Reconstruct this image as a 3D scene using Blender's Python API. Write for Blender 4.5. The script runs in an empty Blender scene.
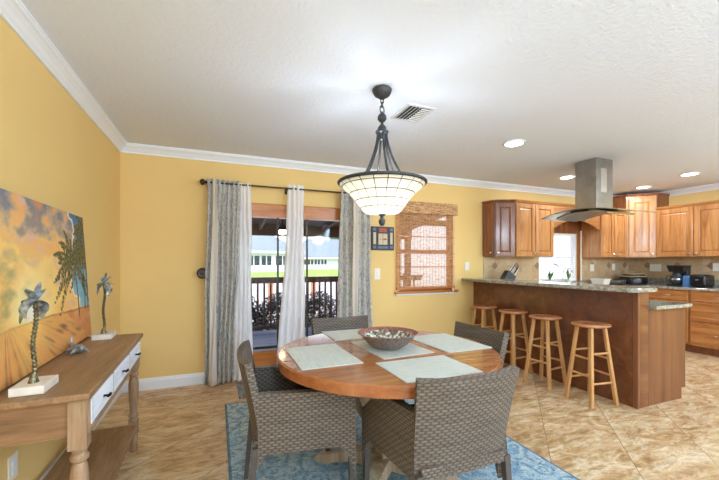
import bpy, math, random
from mathutils import Vector, Matrix, noise
random.seed(7)
C = bpy.context.scene.collection
PI = math.pi
CANP, FILLP, PENP, SUNP, SKYP, EXPO = 6, 70, 15, 2.8, 2.6, 0.32
V = Vector

def lin(r, g, b):
    def f(c):
        c /= 255.0
        return c / 12.92 if c <= 0.04045 else ((c + 0.055) / 1.055) ** 2.4
    return (f(r), f(g), f(b), 1.0)

# ------------------------------------------------------------------ mesh builder
class MB:
    def __init__(s):
        s.v = []; s.f = []; s.uv = []; s.m = []
    def add(s, vs, fs, uvs=None, mi=0):
        n = len(s.v); s.v += [V(p) for p in vs]
        for i, f in enumerate(fs):
            s.f.append([n + k for k in f]); s.m.append(mi)
            s.uv.append(uvs[i] if uvs else None)
        return s
    def box(s, x0, x1, y0, y1, z0, z1, mi=0):
        vs = [(x0,y0,z0),(x1,y0,z0),(x1,y1,z0),(x0,y1,z0),(x0,y0,z1),(x1,y0,z1),(x1,y1,z1),(x0,y1,z1)]
        return s.add(vs, [(3,2,1,0),(4,5,6,7),(0,1,5,4),(1,2,6,5),(2,3,7,6),(3,0,4,7)], None, mi)
    def xf(s, M):
        s.v = [M @ p for p in s.v]; return s
    def join(s, o, M=None):
        n = len(s.v); s.v += [(M @ p if M else p.copy()) for p in o.v]
        s.f += [[n + k for k in f] for f in o.f]; s.uv += o.uv; s.m += o.m
        return s
    def prism(s, poly, z0, z1, mi=0):
        n = len(poly)
        vs = [(x, y, z0) for x, y in poly] + [(x, y, z1) for x, y in poly]
        fs = [tuple(reversed(range(n))), tuple(range(n, 2*n))] + [(i, (i+1) % n, n + (i+1) % n, n + i) for i in range(n)]
        return s.add(vs, fs, None, mi)
    def lathe(s, prof, n=24, c=(0,0,0), mi=0):
        vs = []; fs = []
        for r, z in prof:
            for k in range(n):
                a = 2*PI*k/n; vs.append((c[0]+r*math.cos(a), c[1]+r*math.sin(a), c[2]+z))
        for i in range(len(prof)-1):
            for k in range(n):
                a = i*n+k; b = i*n+(k+1) % n
                fs.append((a, b, b+n, a+n))
        fs.append(tuple(reversed(range(n)))); fs.append(tuple(range((len(prof)-1)*n, len(prof)*n)))
        return s.add(vs, fs, None, mi)
    def tube(s, path, r, n=8, mi=0, sq=False):
        P = [V(p) for p in path]; R = r if isinstance(r, (list, tuple)) else [r]*len(P)
        t0 = (P[1]-P[0]).normalized()
        up = V((0,0,1)) if abs(t0.z) < .9 else V((1,0,0))
        nrm = t0.cross(up).normalized(); vs = []; fs = []
        ph = PI/4 if sq else 0
        for i, p in enumerate(P):
            t = (P[min(i+1, len(P)-1)] - P[max(i-1, 0)]).normalized()
            nrm = (nrm - t*nrm.dot(t)).normalized(); bn = t.cross(nrm)
            for k in range(n):
                a = 2*PI*k/n + ph
                vs.append(p + (nrm*math.cos(a) + bn*math.sin(a))*R[i])
        for i in range(len(P)-1):
            for k in range(n):
                a = i*n+k; b = i*n+(k+1) % n
                fs.append((a, b, b+n, a+n))
        fs.append(tuple(reversed(range(n)))); fs.append(tuple(range((len(P)-1)*n, len(P)*n)))
        return s.add(vs, fs, None, mi)
    def surf(s, F, nu, nv, th=0.0, lu=1.0, lv=1.0, mi=0, sign=1, flat=False):
        G = [[V(F(i/nu, j/nv)) for j in range(nv+1)] for i in range(nu+1)]
        N = [[None]*(nv+1) for _ in range(nu+1)]
        for i in range(nu+1):
            for j in range(nv+1):
                a = G[min(i+1,nu)][j]-G[max(i-1,0)][j]; b = G[i][min(j+1,nv)]-G[i][max(j-1,0)]
                N[i][j] = a.cross(b).normalized()*sign
        def idx(i, j, k): return k*(nu+1)*(nv+1) + i*(nv+1) + j
        vs = [G[i][j] for i in range(nu+1) for j in range(nv+1)]
        layers = 1
        if th:
            vs += [G[i][j]-N[i][j]*th for i in range(nu+1) for j in range(nv+1)]; layers = 2
        fs = []; uvs = []
        def q(a, b, c, d, ua, ub, uc, ud): fs.append((a,b,c,d)); uvs.append((ua,ub,uc,ud))
        def U(i, j): return (i/nu*lu, j/nv*lv)
        for i in range(nu):
            for j in range(nv):
                q(idx(i,j,0), idx(i+1,j,0), idx(i+1,j+1,0), idx(i,j+1,0), U(i,j), U(i+1,j), U(i+1,j+1), U(i,j+1))
                if th: q(idx(i,j+1,1), idx(i+1,j+1,1), idx(i+1,j,1), idx(i,j,1), U(i,j+1), U(i+1,j+1), U(i+1,j), U(i,j))
        if th:
            e = th
            for i in range(nu):
                q(idx(i,0,1), idx(i+1,0,1), idx(i+1,0,0), idx(i,0,0), (i/nu*lu,-e),((i+1)/nu*lu,-e),((i+1)/nu*lu,0),(i/nu*lu,0))
                q(idx(i,nv,0), idx(i+1,nv,0), idx(i+1,nv,1), idx(i,nv,1), (i/nu*lu,0),((i+1)/nu*lu,0),((i+1)/nu*lu,e),(i/nu*lu,e))
            for j in range(nv):
                q(idx(0,j,0), idx(0,j+1,0), idx(0,j+1,1), idx(0,j,1), (j/nv*lv,0),((j+1)/nv*lv,0),((j+1)/nv*lv,e),(j/nv*lv,e))
                q(idx(nu,j,1), idx(nu,j+1,1), idx(nu,j+1,0), idx(nu,j,0), (j/nv*lv,e),((j+1)/nv*lv,e),((j+1)/nv*lv,0),(j/nv*lv,0))
        return s.add(vs, fs, None if flat else uvs, mi)

LOC = {}
def boxuv(me):
    uvl = me.uv_layers.active.data
    for p in me.polygons:
        n = p.normal; ax = max(range(3), key=lambda k: abs(n[k]))
        for li in p.loop_indices:
            co = me.vertices[me.loops[li].vertex_index].co
            uvl[li].uv = ((co.y, co.z), (co.x, co.z), (co.x, co.y))[ax]

def obj(name, mb, mat, parent=None, loc=(0,0,0), smooth=False, bevel=0, seg=1, solid=0, subd=0):
    off = LOC.get(parent.name, V((0,0,0))) if parent else V(loc)
    me = bpy.data.meshes.new(name)
    me.from_pydata([tuple(p - off) for p in mb.v], [], mb.f)
    mats = mat if isinstance(mat, (list, tuple)) else [mat]
    for m in mats: me.materials.append(m)
    for i, p in enumerate(me.polygons): p.material_index = mb.m[i]
    me.uv_layers.new(name='UVMap'); boxuv(me)
    uvl = me.uv_layers.active.data
    for i, p in enumerate(me.polygons):
        if mb.uv[i]:
            for k, li in enumerate(p.loop_indices): uvl[li].uv = mb.uv[i][k]
    me.validate(); me.update()
    if smooth:
        me.shade_smooth(); me.set_sharp_from_angle(angle=math.radians(40))
    o = bpy.data.objects.new(name, me); C.objects.link(o)
    if parent:
        o.parent = parent; LOC[o.name] = off
    else:
        o.location = loc; LOC[o.name] = off
    if bevel:
        b = o.modifiers.new('b', 'BEVEL'); b.width = bevel; b.segments = seg; b.limit_method = 'ANGLE'; b.angle_limit = .6
    if solid:
        b = o.modifiers.new('s', 'SOLIDIFY'); b.thickness = solid; b.offset = 0
    if subd:
        b = o.modifiers.new('d', 'SUBSURF'); b.levels = subd; b.render_levels = subd
    return o

def tag(o, label=None, cat=None, group=None, kind=None):
    if label: o['label'] = label
    if cat: o['category'] = cat
    if group: o['group'] = group
    if kind: o['kind'] = kind
    return o

def thing(name, label, cat, loc=(0,0,0), rz=0, group=None, local=False, kind=None):
    o = bpy.data.objects.new(name, None); C.objects.link(o)
    o.empty_display_size = .1
    o.location = loc; o.rotation_euler = (0, 0, rz)
    LOC[o.name] = V((0,0,0)) if local else V(loc)
    return tag(o, label, cat, group, kind)

def struct(name, mb, mat, **k):
    o = obj(name, mb, mat, **k); o['kind'] = 'structure'; return o

def copy_tree(o, parent=None):
    c = o.copy(); C.objects.link(c); c.parent = parent
    for ch in o.children: copy_tree(ch, c)
    return c

def T(x, y, z): return Matrix.Translation((x, y, z))
def RZ(a): return Matrix.Rotation(a, 4, 'Z')
def RX(a): return Matrix.Rotation(a, 4, 'X')
def RY(a): return Matrix.Rotation(a, 4, 'Y')

# ------------------------------------------------------------------ materials
class NT:
    def __init__(s, name):
        s.m = bpy.data.materials.new(name); s.m.use_nodes = True
        s.t = s.m.node_tree; s.t.nodes.clear()
        s.out = s.t.nodes.new('ShaderNodeOutputMaterial')
        s.b = s.t.nodes.new('ShaderNodeBsdfPrincipled')
        s.t.links.new(s.b.outputs[0], s.out.inputs[0])
    def n(s, typ, **k):
        nd = s.t.nodes.new('ShaderNode' + typ)
        for a, b in k.items(): setattr(nd, a, b)
        return nd
    def set(s, inp, val):
        if hasattr(val, 'is_output') or isinstance(val, bpy.types.NodeSocket): s.t.links.new(val, inp)
        elif hasattr(val, 'outputs'): s.t.links.new(val.outputs[0], inp)
        else: inp.default_value = val
    def math(s, op, a, b=None, c=None, clamp=False):
        nd = s.n('Math', operation=op); nd.use_clamp = clamp
        s.set(nd.inputs[0], a)
        if b is not None: s.set(nd.inputs[1], b)
        if c is not None: s.set(nd.inputs[2], c)
        return nd.outputs[0]
    def coord(s, kind='Object', scale=(1,1,1), rot=(0,0,0), loc=(0,0,0)):
        tc = s.n('TexCoord'); mp = s.n('Mapping')
        s.t.links.new(tc.outputs[kind], mp.inputs[0])
        mp.inputs['Scale'].default_value = scale; mp.inputs['Rotation'].default_value = rot; mp.inputs['Location'].default_value = loc
        return mp.outputs[0]
    def noise(s, vec, scale=5, detail=3, rough=.5, dist=0):
        nd = s.n('TexNoise'); s.set(nd.inputs['Vector'], vec)
        nd.inputs['Scale'].default_value = scale; nd.inputs['Detail'].default_value = detail
        nd.inputs['Roughness'].default_value = rough; nd.inputs['Distortion'].default_value = dist
        return nd.outputs['Fac']
    def ramp(s, fac, stops, interp='LINEAR'):
        nd = s.n('ValToRGB'); s.set(nd.inputs[0], fac); cr = nd.color_ramp; cr.interpolation = interp
        while len(cr.elements) < len(stops): cr.elements.new(.5)
        for e, (p, c) in zip(cr.elements, stops): e.position = p; e.color = c
        return nd.outputs[0]
    def mix(s, fac, a, b, mode='MIX'):
        nd = s.n('Mix', data_type='RGBA', blend_type=mode)
        s.set(nd.inputs[0], fac); s.set(nd.inputs[6], a); s.set(nd.inputs[7], b)
        return nd.outputs[2]
    def bump(s, h, strength=.3, dist=.01):
        nd = s.n('Bump'); s.set(nd.inputs['Height'], h)
        nd.inputs['Strength'].default_value = strength; nd.inputs['Distance'].default_value = dist
        s.t.links.new(nd.outputs[0], s.b.inputs['Normal']); return nd
    def col(s, c): s.set(s.b.inputs['Base Color'], c); return s
    def rough(s, r): s.set(s.b.inputs['Roughness'], r); return s
    def metal(s, r): s.b.inputs['Metallic'].default_value = r; return s
    def spec(s, r): s.b.inputs['Specular IOR Level'].default_value = r; return s
    def sep(s, vec):
        nd = s.n('SeparateXYZ'); s.set(nd.inputs[0], vec); return nd.outputs

def plain(name, c, rough=.5, metal=0, spec=.5, var=.06, sc=30):
    t = NT(name); v = t.coord()
    f = t.noise(v, sc, 3)
    d = tuple(x*(1-var*2) for x in c[:3]) + (1,); l = tuple(min(1, x*(1+var)) for x in c[:3]) + (1,)
    t.col(t.ramp(f, [(.3, d), (.7, l)])).rough(rough).metal(metal).spec(spec)
    return t.m

def wood(name, dark, mid, light, axis='Z', rough=.35, scale=1.0, grain=.5, knots=False, coat=0):
    t = NT(name)
    s = {'X': (.6, 7, 7), 'Y': (7, .6, 7), 'Z': (7, 7, .6)}[axis]
    s = tuple(x*scale for x in s)
    v = t.coord('Object', s)
    n1 = t.noise(v, 2.0, 4, .6, .8)
    v2 = t.coord('Object', tuple(x*5 for x in s))
    n2 = t.noise(v2, 3.0, 3, .6)
    f = t.math('ADD', t.math('MULTIPLY', n1, 1-grain*.5), t.math('MULTIPLY', n2, grain*.5))
    c = t.ramp(f, [(.32, dark), (.5, mid), (.68, light)])
    if knots:
        vo = t.n('TexVoronoi'); t.set(vo.inputs['Vector'], t.coord('Object', (1, 1, .75))); vo.inputs['Scale'].default_value = 5.5
        k = t.ramp(vo.outputs['Distance'], [(0.03, (1,1,1,1)), (.11, (0,0,0,1))])
        vn = t.noise(t.coord(), 3.0, 1)
        k2 = t.math('MULTIPLY', k, t.math('GREATER_THAN', vn, .55))
        c = t.mix(t.math('MULTIPLY', k2, .7), c, tuple(x*.3 for x in dark[:3]) + (1,))
    t.col(c).rough(rough)
    t.bump(n2, .08, .002)
    if coat: t.b.inputs['Coat Weight'].default_value = coat; t.b.inputs['Coat Roughness'].default_value = .12
    return t.m

M = {}
# painted walls
def wallmat(name, c):
    t = NT(name); v = t.coord()
    n = t.noise(v, 1.2, 3); d = tuple(x*.95 for x in c[:3]) + (1,)
    t.col(t.ramp(n, [(.3, d), (.7, c)])).rough(.6).spec(.3)
    t.bump(t.noise(v, 90, 3), .12, .004); return t.m
M['wall'] = wallmat('yellow_paint', lin(234, 199, 130))
M['white_trim'] = plain('white_trim_paint', lin(234, 237, 243), .4, var=.01)
t = NT('textured_ceiling'); v = t.coord()
t.col(lin(228, 234, 247)).rough(.85).spec(.2)
n = t.noise(v, 38, 4, .6, .4); t.bump(t.ramp(n, [(.42, (0,0,0,1)), (.6, (1,1,1,1))]), .3, .006); M['ceiling'] = t.m
# floor tile laid on the diagonal
t = NT('travertine_tile')
v = t.coord('Object'); x, y, z = t.sep(v)
S = .68
u = t.math('DIVIDE', t.math('SUBTRACT', t.math('SUBTRACT', x, y), .34), S)
w = t.math('DIVIDE', t.math('ADD', t.math('ADD', x, y), .25), S)
fu = t.math('FRACT', u); fw = t.math('FRACT', w)
def edge(f, g): return t.math('MAXIMUM', t.math('LESS_THAN', f, g), t.math('GREATER_THAN', f, 1-g))
g1 = edge(fu, .0045); g2 = edge(fw, .003)
iu = t.math('FLOOR', u); iw = t.math('FLOOR', w)
cmb = t.n('CombineXYZ'); t.set(cmb.inputs[0], t.math('MULTIPLY', iu, 7.3)); t.set(cmb.inputs[1], t.math('MULTIPLY', iw, 3.1)); t.set(cmb.inputs[2], t.math('ADD', iu, t.math('MULTIPLY', iw, 2.7)))
va = t.n('VectorMath', operation='ADD'); t.set(va.inputs[0], t.coord('Object', (1.0, 2.6, 1), (0,0,math.radians(-25)))); t.set(va.inputs[1], cmb.outputs[0])
n1 = t.noise(va.outputs[0], 1.5, 8, .72, 1.5)
n2 = t.noise(va.outputs[0], 4.6, 7, .78, 1.3)
c1 = t.ramp(n1, [(.34, lin(150, 106, 66)), (.43, lin(182, 138, 90)), (.50, lin(200, 160, 112)), (.58, lin(222, 200, 164)), (.66, lin(192, 142, 90))])
c2 = t.ramp(n2, [(.40, lin(96, 70, 46)), (.47, lin(184, 146, 100)), (.58, lin(230, 214, 184))])
cc = t.mix(.36, c1, c2)
cc = t.mix(t.math('MULTIPLY', t.math('MAXIMUM', g1, t.math('MULTIPLY', g2, .35)), .8), cc, lin(112, 98, 80))
t.col(cc).rough(t.math('ADD', .28, t.math('MULTIPLY', n2, .22)))
t.bump(t.math('SUBTRACT', 1, t.math('MAXIMUM', g1, g2)), .15, .003)
M['floor'] = t.m

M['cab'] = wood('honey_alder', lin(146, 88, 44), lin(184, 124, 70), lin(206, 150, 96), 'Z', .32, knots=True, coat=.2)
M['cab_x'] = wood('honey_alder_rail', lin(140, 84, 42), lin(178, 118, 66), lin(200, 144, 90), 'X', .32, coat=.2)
M['cab_dark'] = wood('shaded_alder', lin(108, 60, 34), lin(134, 80, 46), lin(158, 100, 60), 'Z', .3, coat=.2)  # honey alder copied darker, shade carried in the colour
M['bar'] = wood('mahogany_panel', lin(90, 48, 28), lin(114, 66, 38), lin(134, 82, 52), 'X', .25, .45, coat=.35)
M['bar_end'] = wood('stained_end_panel', lin(98, 58, 36), lin(120, 74, 46), lin(138, 90, 58), 'Z', .35, .5)
M['stool'] = wood('light_oak', lin(170, 118, 66), lin(196, 146, 90), lin(214, 168, 112), 'Z', .3, coat=.2)
M['stool_seat'] = wood('oak_seat', lin(160, 100, 62), lin(186, 124, 82), lin(204, 148, 104), 'X', .25, coat=.3)
M['console'] = wood('weathered_oak', lin(112, 82, 54), lin(144, 108, 74), lin(170, 134, 98), 'Y', .5, 1.0, .7)
M['console_v'] = wood('weathered_oak_leg', lin(122, 94, 68), lin(158, 126, 96), lin(184, 154, 122), 'Z', .5, 1.2, .7)
M['console_x'] = wood('weathered_oak_side', lin(110, 78, 50), lin(140, 102, 68), lin(160, 122, 86), 'X', .5, 1.0, .7)
M['white_wash'] = wood('white_washed_wood', lin(196, 194, 200), lin(226, 226, 232), lin(240, 240, 245), 'Y', .5, 1.0, .4)
M['pedestal'] = wood('pale_washed_wood', lin(128, 112, 92), lin(162, 144, 120), lin(188, 172, 148), 'Z', .5, 1.2, .6)
M['doorwood'] = wood('orange_pine', lin(158, 90, 40), lin(192, 118, 56), lin(210, 138, 74), 'X', .3, coat=.2)
M['doorwood_z'] = wood('orange_pine_stile', lin(158, 90, 40), lin(192, 118, 56), lin(210, 138, 74), 'Z', .3, coat=.2)
M['bronze'] = plain('dark_bronze', lin(62, 54, 46), .4, .6)
M['black'] = plain('black_plastic', lin(22, 22, 24), .25)
M['iron'] = plain('charcoal_iron', lin(66, 68, 72), .5, .4, sc=60, var=.15)
M['steel'] = plain('brushed_steel', lin(168, 166, 162), .28, 1.0, sc=8, var=.08)
M['nickel'] = plain('satin_nickel', lin(226, 224, 220), .2, 1.0, var=.02)
M['plate'] = plain('white_plastic', lin(238, 232, 218), .4, var=.01)
M['marble'] = plain('cream_stone_base', lin(226, 216, 204), .4, var=.06, sc=14)
M['knob_dark'] = plain('black_iron_pull', lin(28, 27, 28), .35, .7)
M['cushion'] = plain('charcoal_cushion', lin(34, 34, 38), .9, var=.15, sc=120)

# table top: planks with a lacquer coat
t = NT('table_cherry'); v = t.coord(); x, y, z = t.sep(v)
pl = t.math('FRACT', t.math('MULTIPLY', y, 9.0)); gap = edge(pl, .02) if False else t.math('LESS_THAN', pl, .025)
vv = t.n('VectorMath', operation='ADD'); t.set(vv.inputs[0], t.coord('Object', (.9, 9, 9)))
cb = t.n('CombineXYZ'); t.set(cb.inputs[0], t.math('MULTIPLY', t.math('FLOOR', t.math('MULTIPLY', y, 9.0)), 3.7)); t.set(vv.inputs[1], cb.outputs[0])
n = t.noise(vv.outputs[0], 2.2, 5, .6, .6)
c = t.ramp(n, [(.3, lin(138, 82, 46)), (.5, lin(160, 100, 58)), (.7, lin(180, 122, 76))])
c = t.mix(t.math('MULTIPLY', gap, .35), c, lin(90, 44, 20))
t.col(c).rough(.22); t.b.inputs['Coat Weight'].default_value = .5; t.b.inputs['Coat Roughness'].default_value = .08
M['table'] = t.m
M['table_edge'] = wood('table_edge_band', lin(134, 76, 42), lin(160, 96, 54), lin(178, 114, 68), 'X', .22, .6, coat=.4)

# wicker, from the strip UVs (in metres)
t = NT('grey_wicker'); tc = t.n('TexCoord'); x, y, z = t.sep(tc.outputs['UV'])
row = t.math('DIVIDE', y, .0130); rf = t.math('FRACT', row); ri = t.math('FLOOR', row)
alt = t.math('MULTIPLY', t.math('FRACT', t.math('MULTIPLY', ri, .5)), 1.0)
cu = t.math('ADD', t.math('DIVIDE', x, .034), alt)
hu = t.math('ABSOLUTE', t.math('SINE', t.math('MULTIPLY', cu, PI)))
hv = t.math('SINE', t.math('MULTIPLY', rf, PI))
h = t.math('MULTIPLY', t.math('POWER', hu, .6), t.math('POWER', hv, .5))
nr = t.noise(t.coord('UV', (5, 70, 1)), 1.0, 3)
c = t.ramp(h, [(.1, lin(74, 66, 59)), (.5, lin(106, 96, 86)), (.95, lin(142, 129, 116))])
c = t.mix(.75, c, t.ramp(nr, [(.3, lin(150, 138, 128)), (.5, lin(205, 196, 186)), (.7, lin(236, 228, 216))]), 'MULTIPLY')
t.col(c).rough(.55); t.bump(h, .6, .004); M['wicker'] = t.m
M['chair_leg'] = plain('taupe_metal_leg', lin(84, 76, 70), .5, .2)

# placemat
t = NT('striped_placemat'); v = t.coord()
n = t.noise(t.coord('Object', (90, 4, 4)), 2, 3); n2 = t.noise(t.coord('Object', (4, 220, 4)), 2, 2)
c = t.ramp(n, [(.38, lin(182, 192, 186)), (.5, lin(218, 216, 204)), (.62, lin(194, 206, 206))])
t.col(t.mix(.3, c, t.ramp(n2, [(.3, lin(180, 180, 170)), (.7, lin(240, 240, 235))]), 'MULTIPLY')).rough(.55)
t.bump(n2, .3, .002); M['mat'] = t.m

# area rug
t = NT('faded_blue_rug'); v = t.coord(); x, y, z = t.sep(v)
vo = t.n('TexVoronoi', feature='SMOOTH_F1'); t.set(vo.inputs['Vector'], t.coord('Object', (8, 8, 8))); vo.inputs['Scale'].default_value = 1.0
rings = t.math('SINE', t.math('MULTIPLY', vo.outputs['Distance'], 26))
n1 = t.noise(v, 26, 5, .8, 2.2); n2 = t.noise(v, 2.2, 4)
f = t.math('ADD', t.math('MULTIPLY', rings, .06), n1)
c = t.ramp(f, [(.36, lin(82, 106, 128)), (.46, lin(128, 154, 172)), (.54, lin(172, 190, 194)), (.64, lin(210, 204, 190))])
c = t.mix(t.ramp(n2, [(.35, (0,0,0,1)), (.7, (.5,.5,.5,1))]), c, lin(130, 164, 186))
ax = t.math('ABSOLUTE', x); ay = t.math('ABSOLUTE', y)
bd = t.math('MAXIMUM', t.math('GREATER_THAN', ax, .935), t.math('GREATER_THAN', ay, 1.455))
c = t.mix(t.math('MULTIPLY', bd, .7), c, lin(70, 100, 120))
t.col(c).rough(.95).spec(.1); t.bump(n1, .5, .004); M['rug'] = t.m
t = NT('grey_door_mat'); v = t.coord(); n1 = t.noise(v, 40, 4, .7, 1)
t.col(t.ramp(n1, [(.4, lin(66, 72, 84)), (.52, lin(128, 130, 134)), (.6, lin(170, 168, 164))])).rough(.95); M['doormat'] = t.m

# granite
def granite(name, a, b, c, r=.12):
    t = NT(name); v = t.coord()
    n1 = t.noise(v, 26, 5, .75, .6); n2 = t.noise(v, 110, 3, .7)
    f = t.math('ADD', t.math('MULTIPLY', n1, .6), t.math('MULTIPLY', n2, .4))
    t.col(t.ramp(f, [(.38, a), (.5, b), (.6, c)])).rough(r); return t.m
M['granite'] = granite('grey_green_granite', lin(96, 92, 80), lin(150, 146, 132), lin(196, 190, 176))
# tumbled stone backsplash with dark diamond accents
def splash(name, axis):
    t = NT(name); v = t.coord(); x, y, z = t.sep(v); a = x if axis == 'X' else y
    q = .105
    ua = t.math('DIVIDE', a, q); uz = t.math('DIVIDE', t.math('ADD', z, .02), q)
    g = t.math('MAXIMUM', edge_(t, t.math('FRACT', ua), .03), edge_(t, t.math('FRACT', uz), .03))
    cb = t.n('CombineXYZ'); t.set(cb.inputs[0], t.math('FLOOR', ua)); t.set(cb.inputs[1], t.math('FLOOR', uz))
    wn = t.n('TexWhiteNoise'); t.set(wn.inputs['Vector'], cb.outputs[0])
    c = t.ramp(wn.outputs['Value'], [(0, lin(196, 164, 128)), (.35, lin(214, 188, 152)), (.7, lin(204, 170, 130)), (1, lin(222, 202, 170))])
    n = t.noise(v, 25, 4, .7); c = t.mix(.5, c, t.ramp(n, [(.3, lin(190, 178, 160)), (.7, lin(255, 250, 240))]), 'MULTIPLY')
    da = t.math('ABSOLUTE', t.math('SUBTRACT', t.math('FRACT', t.math('ADD', t.math('DIVIDE', a, q*4), .5)), .5))
    dz = t.math('ABSOLUTE', t.math('SUBTRACT', uz, 11.9))
    dd = t.math('LESS_THAN', t.math('ADD', t.math('MULTIPLY', da, 4.0), dz), .55)
    c = t.mix(dd, c, lin(140, 112, 88)); c = t.mix(t.math('MULTIPLY', g, .5), c, lin(180, 160, 132))
    t.col(c).rough(.45); t.bump(n, .2, .003); return t.m
def edge_(t, f, g): return t.math('MAXIMUM', t.math('LESS_THAN', f, g), t.math('GREATER_THAN', f, 1-g))
M['splash_x'] = splash('stone_splash_back', 'X'); M['splash_y'] = splash('stone_splash_side', 'Y')

# glass: clear pane with a faint reflection
t = NT('clear_glass'); t.t.nodes.remove(t.b)
tr = t.n('BsdfTransparent'); gl = t.n('BsdfGlossy'); gl.inputs['Roughness'].default_value = .02
ms = t.n('MixShader'); ms.inputs[0].default_value = .008
t.t.links.new(tr.outputs[0], ms.inputs[1]); t.t.links.new(gl.outputs[0], ms.inputs[2]); t.t.links.new(ms.outputs[0], t.out.inputs[0])
M['glass'] = t.m
# fabrics
def fabric(name, c, trans=.4, clear=0.0, colnode=None, vecs=None):
    t = NT(name); t.b.inputs['Roughness'].default_value = .9; t.b.inputs['Specular IOR Level'].default_value = .1
    cs = colnode(t) if colnode else c
    t.set(t.b.inputs['Base Color'], cs)
    tl = t.n('BsdfTranslucent'); t.set(tl.inputs[0], cs)
    ms = t.n('MixShader'); ms.inputs[0].default_value = trans
    t.t.links.new(t.b.outputs[0], ms.inputs[1]); t.t.links.new(tl.outputs[0], ms.inputs[2])
    last = ms
    if clear:
        tp = t.n('BsdfTransparent'); m2 = t.n('MixShader'); m2.inputs[0].default_value = clear
        t.t.links.new(ms.outputs[0], m2.inputs[1]); t.t.links.new(tp.outputs[0], m2.inputs[2]); last = m2
    t.t.links.new(last.outputs[0], t.out.inputs[0]); return t.m
def leafy(t):
    v = t.coord('UV', (1, 1, 1)); n = t.noise(t.coord('UV', (14, 9, 1)), 1.6, 4, .65, 1.8)
    return t.ramp(n, [(.36, lin(158, 158, 162)), (.47, lin(204, 201, 196)), (.56, lin(228, 224, 216)), (.68, lin(190, 188, 188))])
M['drape'] = fabric('grey_leaf_print_drape', None, .25, 0, leafy)
M['cream'] = fabric('cream_border_fabric', lin(232, 222, 210), .25)
M['sheer'] = fabric('white_sheer_voile', lin(252, 252, 255), .28, .07)
# woven bamboo
t = NT('woven_bamboo'); v = t.coord(); x, y, z = t.sep(v)
n = t.noise(t.coord('Object', (6, 6, 160)), 1.6, 3, .7); n2 = t.noise(t.coord('Object', (14, 14, 60)), 1.0, 3, .7, .5)
th = t.math('LESS_THAN', t.math('FRACT', t.math('DIVIDE', x, .048)), .10)
sl = t.math('FRACT', t.math('DIVIDE', z, .009))
c = t.ramp(t.math('ADD', t.math('MULTIPLY', n, .5), t.math('MULTIPLY', n2, .5)), [(.35, lin(150, 92, 50)), (.48, lin(220, 164, 108)), (.62, lin(244, 206, 156)), (.75, lin(196, 138, 84))])
c = t.mix(t.math('MULTIPLY', th, .7), c, lin(206, 120, 66))
t.set(t.b.inputs['Base Color'], c); t.b.inputs['Roughness'].default_value = .6
tl = t.n('BsdfTranslucent'); t.set(tl.inputs[0], c); ms = t.n('MixShader'); ms.inputs[0].default_value = .35
t.t.links.new(t.b.outputs[0], ms.inputs[1]); t.t.links.new(tl.outputs[0], ms.inputs[2])
tp = t.n('BsdfTransparent'); m2 = t.n('MixShader')
gapf = t.math('MULTIPLY', t.math('GREATER_THAN', sl, .5), t.math('SUBTRACT', 1, th))
t.set(m2.inputs[0], t.math('MULTIPLY', gapf, .85)); t.t.links.new(ms.outputs[0], m2.inputs[1]); t.t.links.new(tp.outputs[0], m2.inputs[2])
t.t.links.new(m2.outputs[0], t.out.inputs[0]); M['bamboo'] = t.m
t = NT('bamboo_valance'); 
n = t.noise(t.coord('Object', (6, 6, 160)), 1.6, 3, .7); v = t.coord(); x, y, z = t.sep(v)
n2 = t.noise(t.coord('Object', (14, 14, 60)), 1.0, 3, .7, .5)
th = t.math('LESS_THAN', t.math('FRACT', t.math('DIVIDE', x, .048)), .10)
c = t.ramp(t.math('ADD', t.math('MULTIPLY', n, .5), t.math('MULTIPLY', n2, .5)), [(.38, lin(104, 66, 36)), (.47, lin(178, 128, 80)), (.58, lin(222, 178, 124)), (.7, lin(150, 102, 60))])
t.col(t.mix(t.math('MULTIPLY', th, .5), c, lin(150, 90, 50))).rough(.6); M['bamboo_solid'] = t.m

def emit(name, c, s, mixc=None):
    t = NT(name); t.col(c).rough(.4); t.b.inputs['Emission Color'].default_value = c; t.b.inputs['Emission Strength'].default_value = s; return t.m
M['can'] = emit('lit_downlight_lens', (1, .97, .92, 1), 14)
# pendant bowl: leaded cream glass, lit from inside
t = NT('lit_mosaic_glass'); v = t.coord(); x, y, z = t.sep(v)
ang = t.math('ARCTAN2', y, x); seg = t.math('FRACT', t.math('MULTIPLY', ang, 20/(2*PI)))
zf = t.math('FRACT', t.math('DIVIDE', z, .047))
ld = t.math('MAXIMUM', edge_(t, seg, .03), edge_(t, zf, .04))
gc = t.mix(ld, lin(250, 244, 228), lin(84, 70, 54))
t.set(t.b.inputs['Base Color'], gc); t.b.inputs['Roughness'].default_value = .3
tl = t.n('BsdfTranslucent'); t.set(tl.inputs[0], gc); ms = t.n('MixShader'); ms.inputs[0].default_value = .7
t.t.links.new(t.b.outputs[0], ms.inputs[1]); t.t.links.new(tl.outputs[0], ms.inputs[2]); t.t.links.new(ms.outputs[0], t.out.inputs[0])
M['bowlglass'] = t.m
M['porchlamp'] = emit('lit_porch_lamp', (1, .8, .5, 1), 12)

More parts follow.
